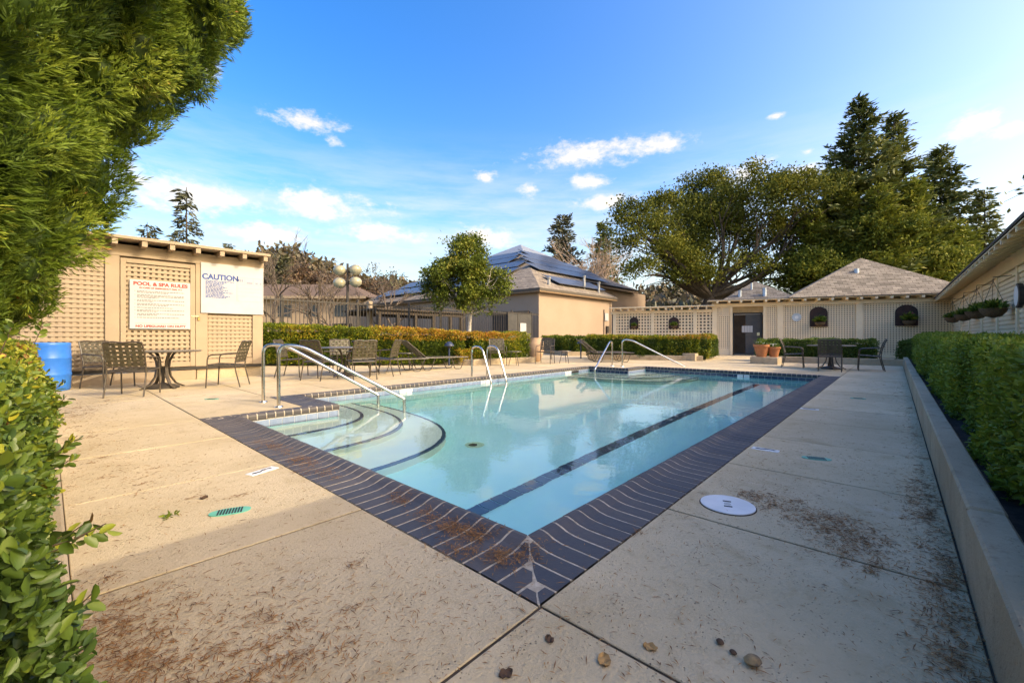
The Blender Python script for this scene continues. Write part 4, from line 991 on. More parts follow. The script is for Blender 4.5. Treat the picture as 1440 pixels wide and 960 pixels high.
# ------------------------------------------------------------------ barrel, pots, path light
b = thing('barrel', 'bright blue plastic drum standing by the shed under the tree', 'barrel', (.02,11.45,.001))
m_blue_d = mat('blue_drum', (.022,.17,.60), (.03,.20,.66), scale=3, rough=.38)
pr = [(.272,0),(.284,.02),(.286,.15),(.292,.19),(.292,.27),(.298,.285),(.298,.30),(.293,.315),(.293,.57),(.299,.585),(.299,.6),(.292,.615),(.29,.72),(.283,.80),(.287,.82),(.287,.86),(.275,.875),(.268,.872),(.262,.85),(.02,.85)]
obj('drum', MB().lathe(pr,40), m_blue_d, b, smooth=True)
for s in (-1,1): obj('bung', MB().lathe([(.035,.85),(.035,.868),(.02,.87)],14,(s*.16,0,0)), m_blue_d, b)
def pot(x, y, z, label, s=1., m=None, m2=None):
    t = thing('plant_pot', label, 'plant pot', (x,y,z), 0, 'terracotta pots by the gate')
    obj('pot', MB().lathe([(.15*s,0),(.22*s,.34*s),(.25*s,.35*s),(.25*s,.43*s),(.225*s,.43*s),(.2*s,.38*s),(.02,.38*s)],24), m_terra, t, smooth=True)
    n_ = 240; D = rdir(n_); D[:,2] = np.abs(D[:,2])+.2; P = D*rng.random((n_,1))*.18*s; P[:,2] += .38*s
    cards('foliage', P, D+rdir(n_)*.3, rng.uniform(.05,.13,n_)*s, .03, m_fern, t, wor=False)
    q = MB()
    for k in range(10): q.lathe([(.003,-.012),(.022,0),(.014,.014),(.002,.015)],6,(rng.normal()*.1*s,rng.normal()*.1*s,.45*s+rng.random()*.08))
    obj('flowers', q, m_white, t)
bl = tag(obj('plinth', MB().bbox(17.0,17.75,3.0,3.85,-.02,.24,.01), m_kerb), 'low concrete plinth carrying terracotta pots near the gate', 'plinth')
pot(17.3,3.55,.24,'terracotta pot with white flowers, left of two on the plinth',1.05); pot(17.5,3.2,.24,'smaller terracotta pot, right of two on the plinth',.85)
tag(obj('plinth', MB().bbox(17.25,17.65,5.85,6.35,-.02,.30,.01), m_kerb), 'pale concrete block at the end of the far planter kerb', 'plinth')
ur = thing('urn', 'large round beige stone urn at the end of the orange topped hedge', 'urn', (12.75,10.35,.0))
obj('bowl', MB().lathe([(.16,0),(.2,.03),(.3,.25),(.36,.5),(.35,.72),(.27,.88),(.28,.93),(.22,.93),(.2,.85),(.02,.84)],28), mat('beige_stone',(.5,.34,.22),(.42,.28,.18),scale=6,rough=.85,bump=.2), ur, smooth=True)
pl = thing('path_light', 'dark blue mushroom path light in the hedge behind the lounger', 'path light', (9.05,11.05,0))
m_pl = mat('path_light_blue', (.035,.05,.09), rough=.4)
obj('stem', MB().tube([(0,0,0),(0,0,.62)],.03,10), m_pl, pl); obj('cap', MB().lathe([(.17,.66),(.165,.69),(.09,.78),(.03,.81)],20), m_pl, pl, smooth=True); obj('lens', MB().lathe([(.07,.6),(.075,.66)],14), m_iron, pl)
pl = thing('path_light', 'dark path light beside the distant hedge near the clubhouse corner', 'path light', (15.75,10.2,0))
obj('stem', MB().tube([(0,0,0),(0,0,.62)],.03,10), m_pl, pl); obj('cap', MB().lathe([(.17,.66),(.165,.69),(.09,.78),(.03,.81)],20), m_pl, pl, smooth=True)
# ------------------------------------------------------------------ hedges
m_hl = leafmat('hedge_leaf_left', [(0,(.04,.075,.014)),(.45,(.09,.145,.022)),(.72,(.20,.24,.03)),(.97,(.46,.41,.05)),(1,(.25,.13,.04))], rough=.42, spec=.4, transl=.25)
m_hr = leafmat('hedge_leaf_right', [(0,(.10,.15,.018)),(.5,(.20,.27,.03)),(.85,(.30,.35,.04)),(1,(.46,.45,.07))], rough=.5, spec=.3, transl=.25)
m_hb = leafmat('hedge_leaf_back', [(0,(.05,.085,.010)),(.4,(.12,.17,.015)),(.62,(.30,.31,.025)),(.80,(.44,.32,.035)),(1,(.46,.21,.035))], rough=.5, spec=.3, transl=.3)
m_hd = leafmat('hedge_leaf_dark', [(0,(.06,.10,.015)),(.6,(.12,.18,.025)),(1,(.2,.26,.04))], rough=.5, spec=.3, transl=.25)
m_twig = mat('twig_bark', (.10,.065,.04), (.06,.04,.025), scale=20, rough=.9)
def hedge(name, label, path, wd, z0, n_, leaf, m, rndf, shape='rhomb', lump=.05, per=5, asp=.5, faces=(1,1,1), group=None, core=True, dens=None, shoulder=.05):
    """path: [(x,y,ztop)...]; a clipped hedge with lumpy faces. faces = weights (right side, left side, top)."""
    t = thing(name, label, 'hedge', (path[0][0],path[0][1],0), 0, group)
    seg = []; tot = 0
    for a,b in zip(path[:-1],path[1:]):
        l_ = math.hypot(b[0]-a[0],b[1]-a[1]); seg.append((a,b,l_)); tot += l_
    Ps, Ns = [], []; cm = MB()
    for si,(a,b,l_) in enumerate(seg):
        k = int(n_*l_/tot); u_ = rng.random(k) if dens is None else dens(rng.random(k))
        d = np.array([(b[0]-a[0])/l_,(b[1]-a[1])/l_,0]); rt_ = np.array([d[1],-d[0],0])
        hh = (a[2]+b[2])/2 - z0; ws = np.array([faces[0]*hh, faces[1]*hh, faces[2]*wd, .0]); 
        endw = wd*hh/max(l_,.1)*.6; ws = np.array([*ws[:3], endw]); ws /= ws.sum(); f = rng.choice(4, k, p=ws)
        h = rng.random(k); q = rng.uniform(-.5,.5,k)
        q = np.where(f==0,.5,np.where(f==1,-.5,q)); h = np.where(f==2,1.,h)
        e = rng.random(k) < .5; u_ = np.where(f==3, np.where(e,0.,1.), u_)
        zt = a[2]*(1-u_)+b[2]*u_
        P = np.stack([a[0]+(b[0]-a[0])*u_, a[1]+(b[1]-a[1])*u_, z0+(zt-z0)*h],1) + rt_*(q*wd)[:,None]
        Nn = np.where((f==0)[:,None], rt_, np.where((f==1)[:,None], -rt_, np.where((f==2)[:,None], np.array([0,0,1.]), np.where(e[:,None], -d, d))))
        # round the shoulders
        sh = (h>.5)&(f<2); P[sh] -= Nn[sh]*(((h[sh]-.5)/.5)**2*shoulder)[:,None]
        tp = f==2; P[tp,2] -= (np.abs(q[tp])*2)**4*shoulder*.6
        Ps.append(P); Ns.append(Nn)
        ang = math.atan2(d[1],d[0]); ins = .07+lump*.6
        cm.box(ins,l_-ins*.3,-wd/2+ins,wd/2-ins,z0,min(a[2],b[2])-ins,Matrix.Translation((a[0],a[1],0)) @ Matrix.Rotation(ang,4,'Z'))
    P = np.concatenate(Ps); Nn = np.concatenate(Ns); k = len(P)
    P = P + Nn*(nfield(P,3.,3)*lump + nfield(P,9.,5)*lump*.45)[:,None] - Nn*(rng.exponential(.028,k)*1.0)[:,None]
    G = unit(Nn*.9 + rdir(k)*.55 + np.array([0,0,.45]))
    PP = np.repeat(P,per,0); GG = np.repeat(G,per,0); j = np.tile(np.arange(per),k)
    PP = PP + GG*(j*leaf*.28)[:,None] + rdir(len(PP))*leaf*.12
    D = unit(GG*.55 + rdir(len(PP))*.95); Ln = leaf*rng.uniform(.5,1.25,len(PP))
    if core: obj('inner_growth', cm, m, t, wor=True)
    cards('leaves', PP, D, Ln, Ln*asp, m, t, shape, rnd=np.clip(rndf(PP, np.repeat(Nn,per,0)) + rng.normal(size=len(PP))*.16,0,1))
    return t
# near left hedge: glossy oval leaves, sunlit top and far end painted yellower
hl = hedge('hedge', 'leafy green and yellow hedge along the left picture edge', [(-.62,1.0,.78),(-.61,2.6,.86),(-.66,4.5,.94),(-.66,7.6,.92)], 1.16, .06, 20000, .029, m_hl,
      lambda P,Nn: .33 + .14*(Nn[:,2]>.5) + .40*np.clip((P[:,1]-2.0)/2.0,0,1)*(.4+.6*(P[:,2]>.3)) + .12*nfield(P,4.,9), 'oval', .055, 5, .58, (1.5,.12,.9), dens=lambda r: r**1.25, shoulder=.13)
# escaping shoots
SP, SD, SL = [], [], []
for (x,y,z,dx,dy,dz,l_) in [(.03,1.72,.42,.9,-.3,.15,.26),(.05,2.0,.34,.9,-.2,.3,.2),(.05,3.0,.42,.8,.1,.5,.22),(.05,3.25,.30,.9,.1,.3,.2),(.04,2.5,.5,.8,0,.6,.18),(.05,3.6,.55,.7,.1,.7,.2),(.05,4.2,.6,.7,0,.7,.2),(-.2,2.4,.88,.2,.1,1,.18),(-.1,3.4,.95,.3,0,1,.2),(.0,4.6,.98,.3,.2,1,.2),(.05,2.25,.22,.9,0,.2,.2),(.05,1.5,.3,.9,-.1,.4,.15)]:
    d = Vector((dx,dy,dz)).normalized(); l_ *= .55; a = Vector((x-.05,y,z)); obj('shoot', MB().tube([a-d*.1,a+d*l_*.5,a+d*l_+Vector((0,0,.02))],[.003,.0025,.0015],5), m_twig, hl, wor=True)
    for k in range(9):
        tpos = (k+1)/9; p_ = a+d*l_*tpos; s = Vector(rng.normal(size=3)); s = (s-d*s.dot(d)).normalized()
        SP.append(tuple(p_)); SD.append(tuple((d*.6+s*.8))); SL.append(.05*(1.1-.25*tpos))
cards('shoot_leaves', np.array(SP), np.array(SD), np.array(SL), np.array(SL)*.55, m_hl, hl, 'oval', rnd=np.clip(rng.normal(.5,.2,len(SP)),0,1))
# right hedge in two stretches of one object: near part with oval leaves, far part with finer cards
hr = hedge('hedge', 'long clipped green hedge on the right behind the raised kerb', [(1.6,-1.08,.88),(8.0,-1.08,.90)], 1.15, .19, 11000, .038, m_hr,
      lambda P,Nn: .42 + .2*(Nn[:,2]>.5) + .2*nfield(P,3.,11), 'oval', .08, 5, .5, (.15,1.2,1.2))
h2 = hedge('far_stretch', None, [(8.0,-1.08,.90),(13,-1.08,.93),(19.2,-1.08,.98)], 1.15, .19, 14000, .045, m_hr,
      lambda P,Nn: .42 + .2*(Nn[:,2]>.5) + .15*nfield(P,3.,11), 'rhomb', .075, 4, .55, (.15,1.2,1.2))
for o_ in list(h2.children): o_.parent = hr; o_.matrix_parent_inverse = hr.matrix_basis.inverted()
bpy.data.objects.remove(h2)
# back hedges
def orange(P, Nn):
    s = np.clip((P[:,0]-6.3)/2.4,0,1)*np.clip((12.0-P[:,0])/1.6,0,1)
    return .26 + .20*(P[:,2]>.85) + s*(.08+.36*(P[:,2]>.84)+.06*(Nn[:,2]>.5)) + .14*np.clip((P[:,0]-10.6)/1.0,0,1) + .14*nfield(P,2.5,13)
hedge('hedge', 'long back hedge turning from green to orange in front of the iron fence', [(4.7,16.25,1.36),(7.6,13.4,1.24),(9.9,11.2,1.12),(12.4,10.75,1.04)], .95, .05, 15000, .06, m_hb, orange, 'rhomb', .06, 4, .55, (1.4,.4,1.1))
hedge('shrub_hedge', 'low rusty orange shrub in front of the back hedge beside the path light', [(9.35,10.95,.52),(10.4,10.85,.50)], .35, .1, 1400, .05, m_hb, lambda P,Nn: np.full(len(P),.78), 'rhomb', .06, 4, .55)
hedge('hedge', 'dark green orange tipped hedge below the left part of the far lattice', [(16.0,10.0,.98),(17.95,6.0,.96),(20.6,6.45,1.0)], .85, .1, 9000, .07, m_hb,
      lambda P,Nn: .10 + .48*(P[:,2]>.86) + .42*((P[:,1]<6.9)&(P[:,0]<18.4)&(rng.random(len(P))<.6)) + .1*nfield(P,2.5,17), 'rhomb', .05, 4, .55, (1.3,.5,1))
hedge('hedge', 'low hedge in front of the clubhouse corner', [(20.2,15.4,.95),(18.3,12.3,.9),(19.6,11.2,.92)], .8, .1, 5000, .08, m_hb, lambda P,Nn: .22 + .12*(P[:,2]>.8) + .1*nfield(P,2.5,19), 'rhomb', .05, 4, .55)
hedge('hedge', 'dark low hedge against the far lattice behind the patio table', [(19.45,4.1,.86),(19.75,.5,.80)], .9, .1, 6000, .06, m_hd, lambda P,Nn: .45 + .15*nfield(P,3.,21), 'rhomb', .05, 4, .55)
hedge('hedge', 'small dark bush at the corner where kerb meets the far lattice', [(20.2,-.35,.82),(20.9,-.9,.86)], .7, .1, 2200, .06, m_hd, lambda P,Nn: .4 + .15*nfield(P,3.,23), 'rhomb', .06, 4, .55)

# ------------------------------------------------------------------ big juniper on the left
m_jun = leafmat('juniper_spray', [(0,(.042,.078,.012)),(.45,(.112,.172,.020)),(.80,(.21,.27,.034)),(.955,(.30,.33,.05)),(.975,(.36,.20,.075)),(1,(.40,.20,.07))], rough=.6, spec=.25, transl=.25)
jt = thing('juniper_tree', 'huge dense green juniper overhanging the left side of the picture', 'tree', (-1.6,5.6,0))
tr_ = MB().tube([(-1.6,5.6,-.05),(-1.65,5.55,.8),(-1.5,5.65,2.2),(-1.7,5.6,4.5),(-1.6,5.6,6.5)],[.24,.2,.17,.12,.05],10)
zp = [.5,1.0,1.5,2.15,2.8,3.5,4.3,5.5,7,8.2]; rp = [.78,1.25,1.58,1.78,2.02,2.4,2.9,2.95,1.9,.4]
pf = []
for k in range(680):
    z = .5+5.6*(k/680)**.92; a = R(-74)+R(122)*rng.uniform(-1,1)
    rr_ = float(np.interp(z,zp,rp)); r0 = rng.uniform(.15,.40)*(1 if z > 1.1 else .8)
    rad = max(.1, rr_ - r0*.85 + rng.normal()*.15)
    pf.append((-1.6+rad*math.cos(a), 5.6+rad*math.sin(a), z, r0))
for x,y,z,r0 in pf[::12]: tr_.tube([tuple(p) for p in limb((-1.6,5.6,max(.4,z-.5)),(x,y,z),0,.1,4)],[.06,.05,.035,.025,.015],5)
obj('trunk', tr_, m_twig, jt, smooth=True, wor=True)
pf = np.array(pf); EZ = np.array([1,1,1.3])
# dense body: the overlapping puffs themselves, a little inside the sprays
core = MB(); ic_v = []; ic_f = []
for i in range(6):
    for j in range(7):
        ph = math.pi*i/5; th = 2*math.pi*j/7; ic_v.append((math.sin(ph)*math.cos(th),math.sin(ph)*math.sin(th),math.cos(ph)))
for i in range(5):
    for j in range(7): ic_f.append((i*7+j,(i+1)*7+j,(i+1)*7+(j+1)%7,i*7+(j+1)%7))
for x,y,z,r0 in pf: core.add([(x+v[0]*r0*.6,y+v[1]*r0*.6,z+v[2]*r0*.6*1.3) for v in ic_v], ic_f)
obj('inner_growth', core, m_jun, jt, wor=True, smooth=True)
# sprays planted on the exposed surface of the union of puffs
nper = (pf[:,3]**2*17000).astype(int)+4; idx = np.repeat(np.arange(len(pf)), nper); Dn = rdir(len(idx)); O = pf[idx,:3]+Dn*pf[idx,3:4]*(.95-.30*rng.random((len(idx),1))**1.7)*EZ
keep = ((O-np.array([0,0,1.]))*Dn).sum(1)/np.linalg.norm(O-np.array([0,0,1.]),axis=1) < .30
keep &= (O[:,2]>.3)&(O[:,2]<5.9)
# finer near the pool side, thinner on the far left and high in the crown
thin = (np.degrees(np.arctan2(O[:,1],O[:,0])) > 99) | (O[:,2]-1 > .92*np.hypot(O[:,0],O[:,1]))
keep &= rng.random(len(O)) < np.where(thin,.30,.60)
O, Dn, idx = O[keep], Dn[keep], idx[keep]; ok = np.ones(len(O), bool)
for s0 in range(0, len(O), 4000):
    d2 = (((O[s0:s0+4000,None,:]-pf[None,:,:3])/(pf[None,:,3:4]*EZ))**2).sum(2); d2[np.arange(len(d2)), idx[s0:s0+4000]] = 9
    ok[s0:s0+4000] = d2.min(1) > .62
O, Dn, idx = O[ok], Dn[ok], idx[ok]; nS = len(O)
PD = rdir(len(pf))[idx]
sweep = unit(Dn*.55 + PD*.5 + np.array([.05,-.05,.55]) + rdir(nS)*.38)
pn = unit(np.cross(sweep, rdir(nS))); sd_ = np.cross(pn, sweep)
slen = rng.uniform(.055,.12,nS)*np.where(rng.random(nS)<.12,rng.uniform(1.3,1.8,nS),1.); ns_ = 7
P_, D_, L_, W_ = [], [], [], []
for k in range(ns_):
    tt = k/(ns_-1); sg_ = (-1)**k
    st0 = O + sweep*(slen*tt*.7)[:,None] - Dn*.02
    ang = .10 + .55*(1-tt)*rng.uniform(.7,1.2,nS)
    dd = sweep*np.cos(ang)[:,None] + sd_*(sg_*np.sin(ang))[:,None] + rdir(nS)*.12
    P_.append(st0); D_.append(dd); L_.append(slen*(.30+.40*(1-abs(tt-.35)))*rng.uniform(.7,1.15,nS)); W_.append(.0105*rng.uniform(.7,1.25,nS))
base_r = np.clip(.46 + .18*rng.normal(size=len(pf))[idx] + .12*nfield(O,4.,33) + rng.normal(size=nS)*.10,0,.93)
br_ = nfield(O,1.9,37) > 1.25; base_r[br_ & (rng.random(nS)<.55)] = .99
rn = np.concatenate([np.clip(base_r+rng.normal(size=nS)*.03*(base_r<.95)+.10*(k/ns_-.5)*(base_r<.95),0,1) for k in range(ns_)])
print('juniper sprays', nS)
cards('crown', np.concatenate(P_), np.concatenate(D_), np.concatenate(L_), np.concatenate(W_), m_jun, jt, rnd=rn, fold=.3)

# ------------------------------------------------------------------ broadleaf trees behind
m_oak = leafmat('oak_leaf', [(0,(.055,.070,.014)),(.5,(.13,.145,.025)),(.85,(.23,.22,.036)),(1,(.34,.30,.055))], rough=.7, spec=.12, transl=.25)
m_lite = leafmat('pale_evergreen_leaf', [(0,(.06,.085,.016)),(.5,(.15,.18,.028)),(.85,(.28,.28,.045)),(1,(.44,.39,.11))], rough=.7, spec=.12, transl=.25)
m_pit = leafmat('pittosporum_leaf', [(0,(.05,.075,.012)),(.5,(.12,.155,.02)),(.85,(.22,.23,.035)),(1,(.36,.32,.07))], rough=.6, spec=.2, transl=.25)
m_con = leafmat('conifer_needles', [(0,(.05,.07,.018)),(.6,(.125,.15,.035)),(1,(.23,.23,.06))], rough=.6, transl=.15)
m_bark = mat('dark_bark', (.055,.042,.032), (.10,.078,.058), scale=6, rough=.95, bump=.6, bscale=20)
m_pale = mat('pale_bark', (.62,.56,.48), (.4,.35,.29), scale=8, rough=.9, bump=.4, bscale=30)
m_bare = mat('bare_twig', (.10,.075,.055), (.16,.12,.09), scale=4, rough=.95)
m_barepale = mat('pale_bare_twig', (.50,.38,.28), (.40,.29,.21), scale=4, rough=.95)
def crown_pts(lobes, nclump, per, spread, gap=-.35, inner=.45, seed=41, f=.9):
    lb_ = np.array(lobes, float); wgt = lb_[:,3]**2; idx = rng.choice(len(lb_), nclump, p=wgt/wgt.sum())
    D = rdir(nclump); D[:,2] = np.where(D[:,2]<-.55,-D[:,2],D[:,2])
    cc = lb_[idx,:3] + D*(lb_[idx,3]*(inner+(1.04-inner)*rng.random(nclump)**.55))[:,None]*np.array([1.08,1.08,.92])
    cc = cc[nfield(cc,f,seed) > gap]
    P = np.repeat(cc,per,0) + rng.normal(size=(len(cc)*per,3))*spread*np.array([1,1,.62]); return P, cc
def broadleaf(name, label, base, fork, lobes, m, mb_, nclump, per, leaf, spread, r0, gap=-.35, limb_r=.35, group=None, asp=.55, inner=.45, f=.9):
    t = thing(name, label, 'tree', (base[0],base[1],0), 0, group)
    fl = list(lobes)
    for x,y,z,r_ in lobes:
        for q in range(6):
            d_ = rdir(1)[0]; d_[2] = abs(d_[2])*.9-.15; rr2 = r_*rng.uniform(.24,.46); fl.append((x+d_[0]*r_*.95,y+d_[1]*r_*.95,z+d_[2]*r_*.95,rr2))
    P, cc = crown_pts(fl, nclump, per, spread, gap, inner, f=f); k = len(P)
    rn_ = np.clip(.45 + .27*np.repeat(nfield(cc,.6/max(spread,.2),43),per) + rng.normal(size=k)*.15,0,1)
    cards('crown', P, rdir(k)+np.array([0,0,.15]), leaf*rng.uniform(.6,1.25,k), leaf*asp*rng.uniform(.7,1.2,k), m, t, rnd=rn_)
    w_ = MB(); w_.tube([tuple(p) for p in limb(base,fork,0,.06,6)], taper(r0,r0*.75,7), 9)
    for x,y,z,r_ in lobes:
        pts = limb(fork,(x,y,z-r_*.1),.05,.14,7); w_.tube([tuple(p) for p in pts], taper(r0*limb_r*rng.uniform(.8,1.3),r0*.06,8), 6)
        for q in range(5):
            s_ = pts[rng.integers(3,7)]; e_ = np.array((x,y,z))+rdir(1)[0]*r_*.8; w_.tube([tuple(p) for p in limb(s_,e_,0,.16,4)], taper(r0*.12,r0*.025,5), 4)
    obj('trunk', w_, mb_, t, smooth=True, wor=True); return t
OAK = [(38.2,9.3,6.3,1.8),(41.0,6.6,6.0,1.9),(35.2,12.4,5.6,1.7),(33.0,13.4,7.2,1.8),(43.5,4.4,12.6,2.0),(45.5,4.0,10.5,2.2),(36.5,10.5,11.2,2.0),(34.5,14.0,11.2,1.7),(31.9,15.1,8.8,2.39),(38.4,14.4,10.6,3.34),(40.4,11.4,12.2,3.49),(39.5,7.9,11.6,2.91),(39.7,9.8,13.7,2.18),(34.7,14.8,7.0,2.05),(43.6,6.8,9.5,2.86),(39.7,12.4,9.1,3.31),(31.1,15.6,10.4,1.47),(40.0,5.3,11.7,2.01),(42.8,9.4,9.8,2.88),(36.0,13.2,7.4,2.16),(43.6,7.9,7.2,2.28),(31.4,14.6,5.8,1.45)]
broadleaf('oak_tree', 'spreading live oak with dark limbs behind the far lattice wall', (37.2,12.6,-.1), (37.9,11.6,4.3), OAK, m_oak, m_bark, 4300, 26, .24, .36, .55, -.25, .42)
MASS = [(43.1,2.9,7.8,2.3),(42.4,.7,6.8,2.2),(43.6,-1.8,5.6,2.0),(40.7,4.5,6.0,2.0),(45.2,1.9,5.1,2.2),(44.5,-.7,4.6,2.1),(45.6,-2.9,4.7,1.9),(41.8,1.6,8.8,1.3),(42.9,-.4,8.6,1.4)]
broadleaf('evergreen_tree', 'bushy yellow green evergreen tree behind the cabana roof', (43.6,1.0,-.1), (43.6,1.0,4.), MASS, m_lite, m_bark, 2300, 26, .24, .34, .4, -.42)
PIT = [(11.9,13.5,4.3,.84),(11.0,13.6,3.4,.81),(12.4,12.5,3.2,.77),(11.8,13.6,3.2,1.21),(11.2,14.4,2.9,.61),(12.6,12.2,2.6,.5),(11.9,13.1,2.3,.89),(11.4,13.5,4.7,.53),(12.2,13.3,5.0,.33),(11.3,13.8,2.4,.66),(12.2,12.2,3.8,.58)]
broadleaf('small_tree', 'small rounded tree with pale trunk in the middle behind the hedge', (11.85,13.3,-.1), (12.0,13.25,1.9), PIT, m_pit, m_pale, 1350, 24, .12, .13, .10, -.35, .45, inner=.3, f=2.6)

def conifer(name, label, base, H, rad, n_br, m, card, h0=.12, droop=.25, power=.8, irregular=.3, group=None, lean=(0,0), up=.0):
    t = thing(name, label, 'tree', (base[0],base[1],0), 0, group); b0 = np.array(base, float)
    w_ = MB(); top = b0+np.array([lean[0],lean[1],H]); r0 = H*.014
    w_.tube([tuple(b0*(1-s_)+top*s_) for s_ in np.linspace(0,1,8)], taper(r0,r0*.12,8), 7)
    PP, DD, LL = [], [], []
    for k in range(n_br):
        s_ = h0+(1-h0)*(k/n_br)**.92; a = rng.uniform(0,6.283); ln_ = rad*(1.02-s_)**power*rng.uniform(1-irregular,1+irregular*.6)+.12
        p0 = b0*(1-s_)+top*s_; d = np.array([math.cos(a),math.sin(a),up+rng.normal()*.08])
        nseg = max(3,int(ln_/ (card*.40))); pts = []
        for i in range(nseg+1):
            q = i/nseg; pts.append(p0 + d*ln_*q + np.array([0,0,-droop*ln_*q*q + .22*droop*ln_*max(0,q-.7)]))
        w_.tube([tuple(p) for p in (pts[0],pts[nseg//2],pts[-1])], [.03+.006*ln_,.02,.008], 4)
        for i in range(1,nseg+1):
            kk = 7
            PP.append(np.repeat(pts[i][None],kk,0)+rng.normal(size=(kk,3))*card*.22)
            sdv = np.cross(d,[0,0,1.]); dd = d[None]*rng.uniform(.2,.9,(kk,1)) + sdv[None]*rng.uniform(-1,1,(kk,1)) + np.array([0,0,-.25*droop])+rng.normal(size=(kk,3))*.25
            DD.append(dd); LL.append(np.full(kk,card)*rng.uniform(.6,1.2,kk))
    obj('trunk', w_, m_bark, t, smooth=True, wor=True)
    P = np.concatenate(PP); k = len(P)
    cards('crown', P, np.concatenate(DD), np.concatenate(LL), np.concatenate(LL)*.30, m, t, rnd=np.clip(.5+.2*nfield(P,.8,51)+rng.normal(size=k)*.15,0,1))
    return t
CG = 'dark conifers behind the cabana'
conifer('conifer', 'tallest dark conifer with ragged twin top, left spire', (45.3,2.2,-.1), 20.6, 6.4, 230, m_con, .55, .16, .10, .95, .6, CG, up=.34)
conifer('conifer', 'tall dark conifer spire just right of the tallest one', (47.2,.9,-.1), 19.6, 5.6, 200, m_con, .55, .16, .10, 1.0, .65, CG, lean=(.8,-.9), up=.38)
conifer('conifer', 'pointed dark conifer right of the twin spires behind the cabana', (52.8,-3.0,-.1), 17.5, 5.6, 220, m_con, .55, .12, .2, .85, .35, CG, up=.15)
conifer('conifer', 'slender small conifer nearest the right building eave', (50.8,-5.4,-.1), 12.8, 2.2, 120, m_con, .45, .1, .2, .9, .4, CG, up=.1)
conifer('conifer', 'low dark conifer filling the gap before the right eave', (50.0,-4.3,-.1), 9.6, 3.2, 110, m_con, .5, .05, .2, .8, .35, CG, up=.1)
YG = 'yellow green cypresses behind the cabana'
for (x,y,h,r_,lab) in [(43.8,3.6,14.2,3.4,'yellow green cypress between the oak and the tall conifers'),(42.0,.9,12.2,3.2,'yellow green cypress right behind the cabana roof peak'),(44.4,-1.0,12.8,3.2,'yellow green cypress below the pointed dark conifer'),(46.2,-3.3,9.6,2.8,'low yellow green cypress right of the cabana roof'),(41.6,5.0,11.0,2.6,'small yellow green cypress behind the smaller hip roof')]:
    conifer('cypress', lab, (x,y,-.1), h, r_, 210, m_lite, .42, .10, .10, .62, .5, YG, up=.42)
m_ced = leafmat('cedar_needles', [(0,(.045,.05,.028)),(.6,(.085,.09,.045)),(1,(.13,.13,.06))], rough=.7, transl=.1)
DG = 'drooping cedars behind the shed'
conifer('cedar', 'thin drooping cedar spire above the shed roof', (8.9,49.8,-.1), 15.2, 3.0, 26, m_ced, .7, .5, 1.0, .8, .55, DG)
conifer('cedar', 'low drooping cedar left of the spire above the shed roof', (6.4,52.6,-.1), 11.9, 3.6, 22, m_ced, .7, .5, .7, .7, .5, DG)
conifer('cedar', 'small cedar tip above the right end of the shed roof', (13.5,53.6,-.1), 11.2, 2.0, 34, m_ced, .6, .4, .9, .8, .5, DG)
EG = 'dark evergreens behind the clubhouse'
conifer('evergreen', 'brownish dark evergreen right of the clubhouse roof peak', (50.9,36.2,-.1), 18.6, 4.0, 120, m_ced, .8, .2, .25, .55, .4, EG, up=.3)
conifer('evergreen', 'dark evergreen between the bare tree and the oak', (53.3,30.6,-.1), 17.2, 3.4, 110, m_con, .7, .2, .25, .6, .4, EG, up=.3)
conifer('evergreen', 'distant conifer tip left of the pyramid roof', (41.9,45.5,-.1), 15.2, 2.2, 60, m_con, .5, .3, .25, .8, .4, EG, up=.1)
conifer('evergreen', 'distant conifer left of the lamp post above the far building', (20.6,59.3,-.1), 11.4, 3.0, 50, m_ced, .9, .2, .3, .6, .5, EG, up=.2)

def bare(name, label, base, H, spread, levels, m, r0, nb=3, group=None, leafm=None, nleaf=0, up=.5):
    t = thing(name, label, 'tree', (base[0],base[1],0), 0, group); w_ = MB(); tips = []
    def grow(p, d, ln_, r_, lev):
        e = p + d*ln_; mid = (p+e)/2 + rng.normal(size=3)*ln_*.07
        w_.tube([tuple(p),tuple(mid),tuple(e)], [r_,r_*.82,r_*.62], 6 if lev > 2 else 4, False)
        if lev == 0: tips.append(e); return
        for k in range(nb if lev > 1 else nb+1):
            dd = unit((d + rng.normal(size=3)*spread + np.array([0,0,up*.25]))[None])[0]
            grow(e if k else p+d*ln_*.65, dd, ln_*rng.uniform(.62,.86), r_*.58, lev-1)
    grow(np.array(base,float), np.array([rng.normal()*.08,rng.normal()*.08,1.]), H*.27, r0, levels)
    obj('trunk', w_, m, t, wor=True)
    if nleaf:
        tp = np.array(tips)[rng.integers(0,len(tips),nleaf)]+rng.normal(size=(nleaf,3))*.15
        cards('crown', tp, rdir(nleaf), .18, .11, leafm, t)
    return t
bare('bare_tree', 'knotted bare pruned tree just behind the iron fence left of the lamp', (11.3,26.3,-.1), 6.6, .42, 4, m_bare, .17, 3)
bare('bare_tree', 'leafless spreading tree right of the lamp post behind the fence', (18.5,30.2,-.1), 9.4, .50, 5, m_bare, .16, 3, None, m_ced, 500)
bare('bare_tree', 'bare grey tree in front of the distant beige building', (15.5,33.5,-.1), 7.6, .45, 5, m_bare, .15, 3)
bare('bare_tree', 'bare brown tree between the shed end and the lamp post', (9.6,29.0,-.1), 8.2, .46, 5, m_bare, .15, 3)
bare('bare_tree', 'thin bare tree at the right end of the distant building', (20.8,36.0,-.1), 7.2, .45, 5, m_bare, .12, 3)
bare('bare_tree', 'pale pinkish bare tree between clubhouse roof and oak', (49.1,29.3,-.1), 15.6, .34, 6, m_barepale, .32, 3)
bare('bare_tree', 'pale bare tree left of the larger pale one, behind the roof', (47.9,32.6,-.1), 15.0, .34, 5, m_barepale, .26, 3)
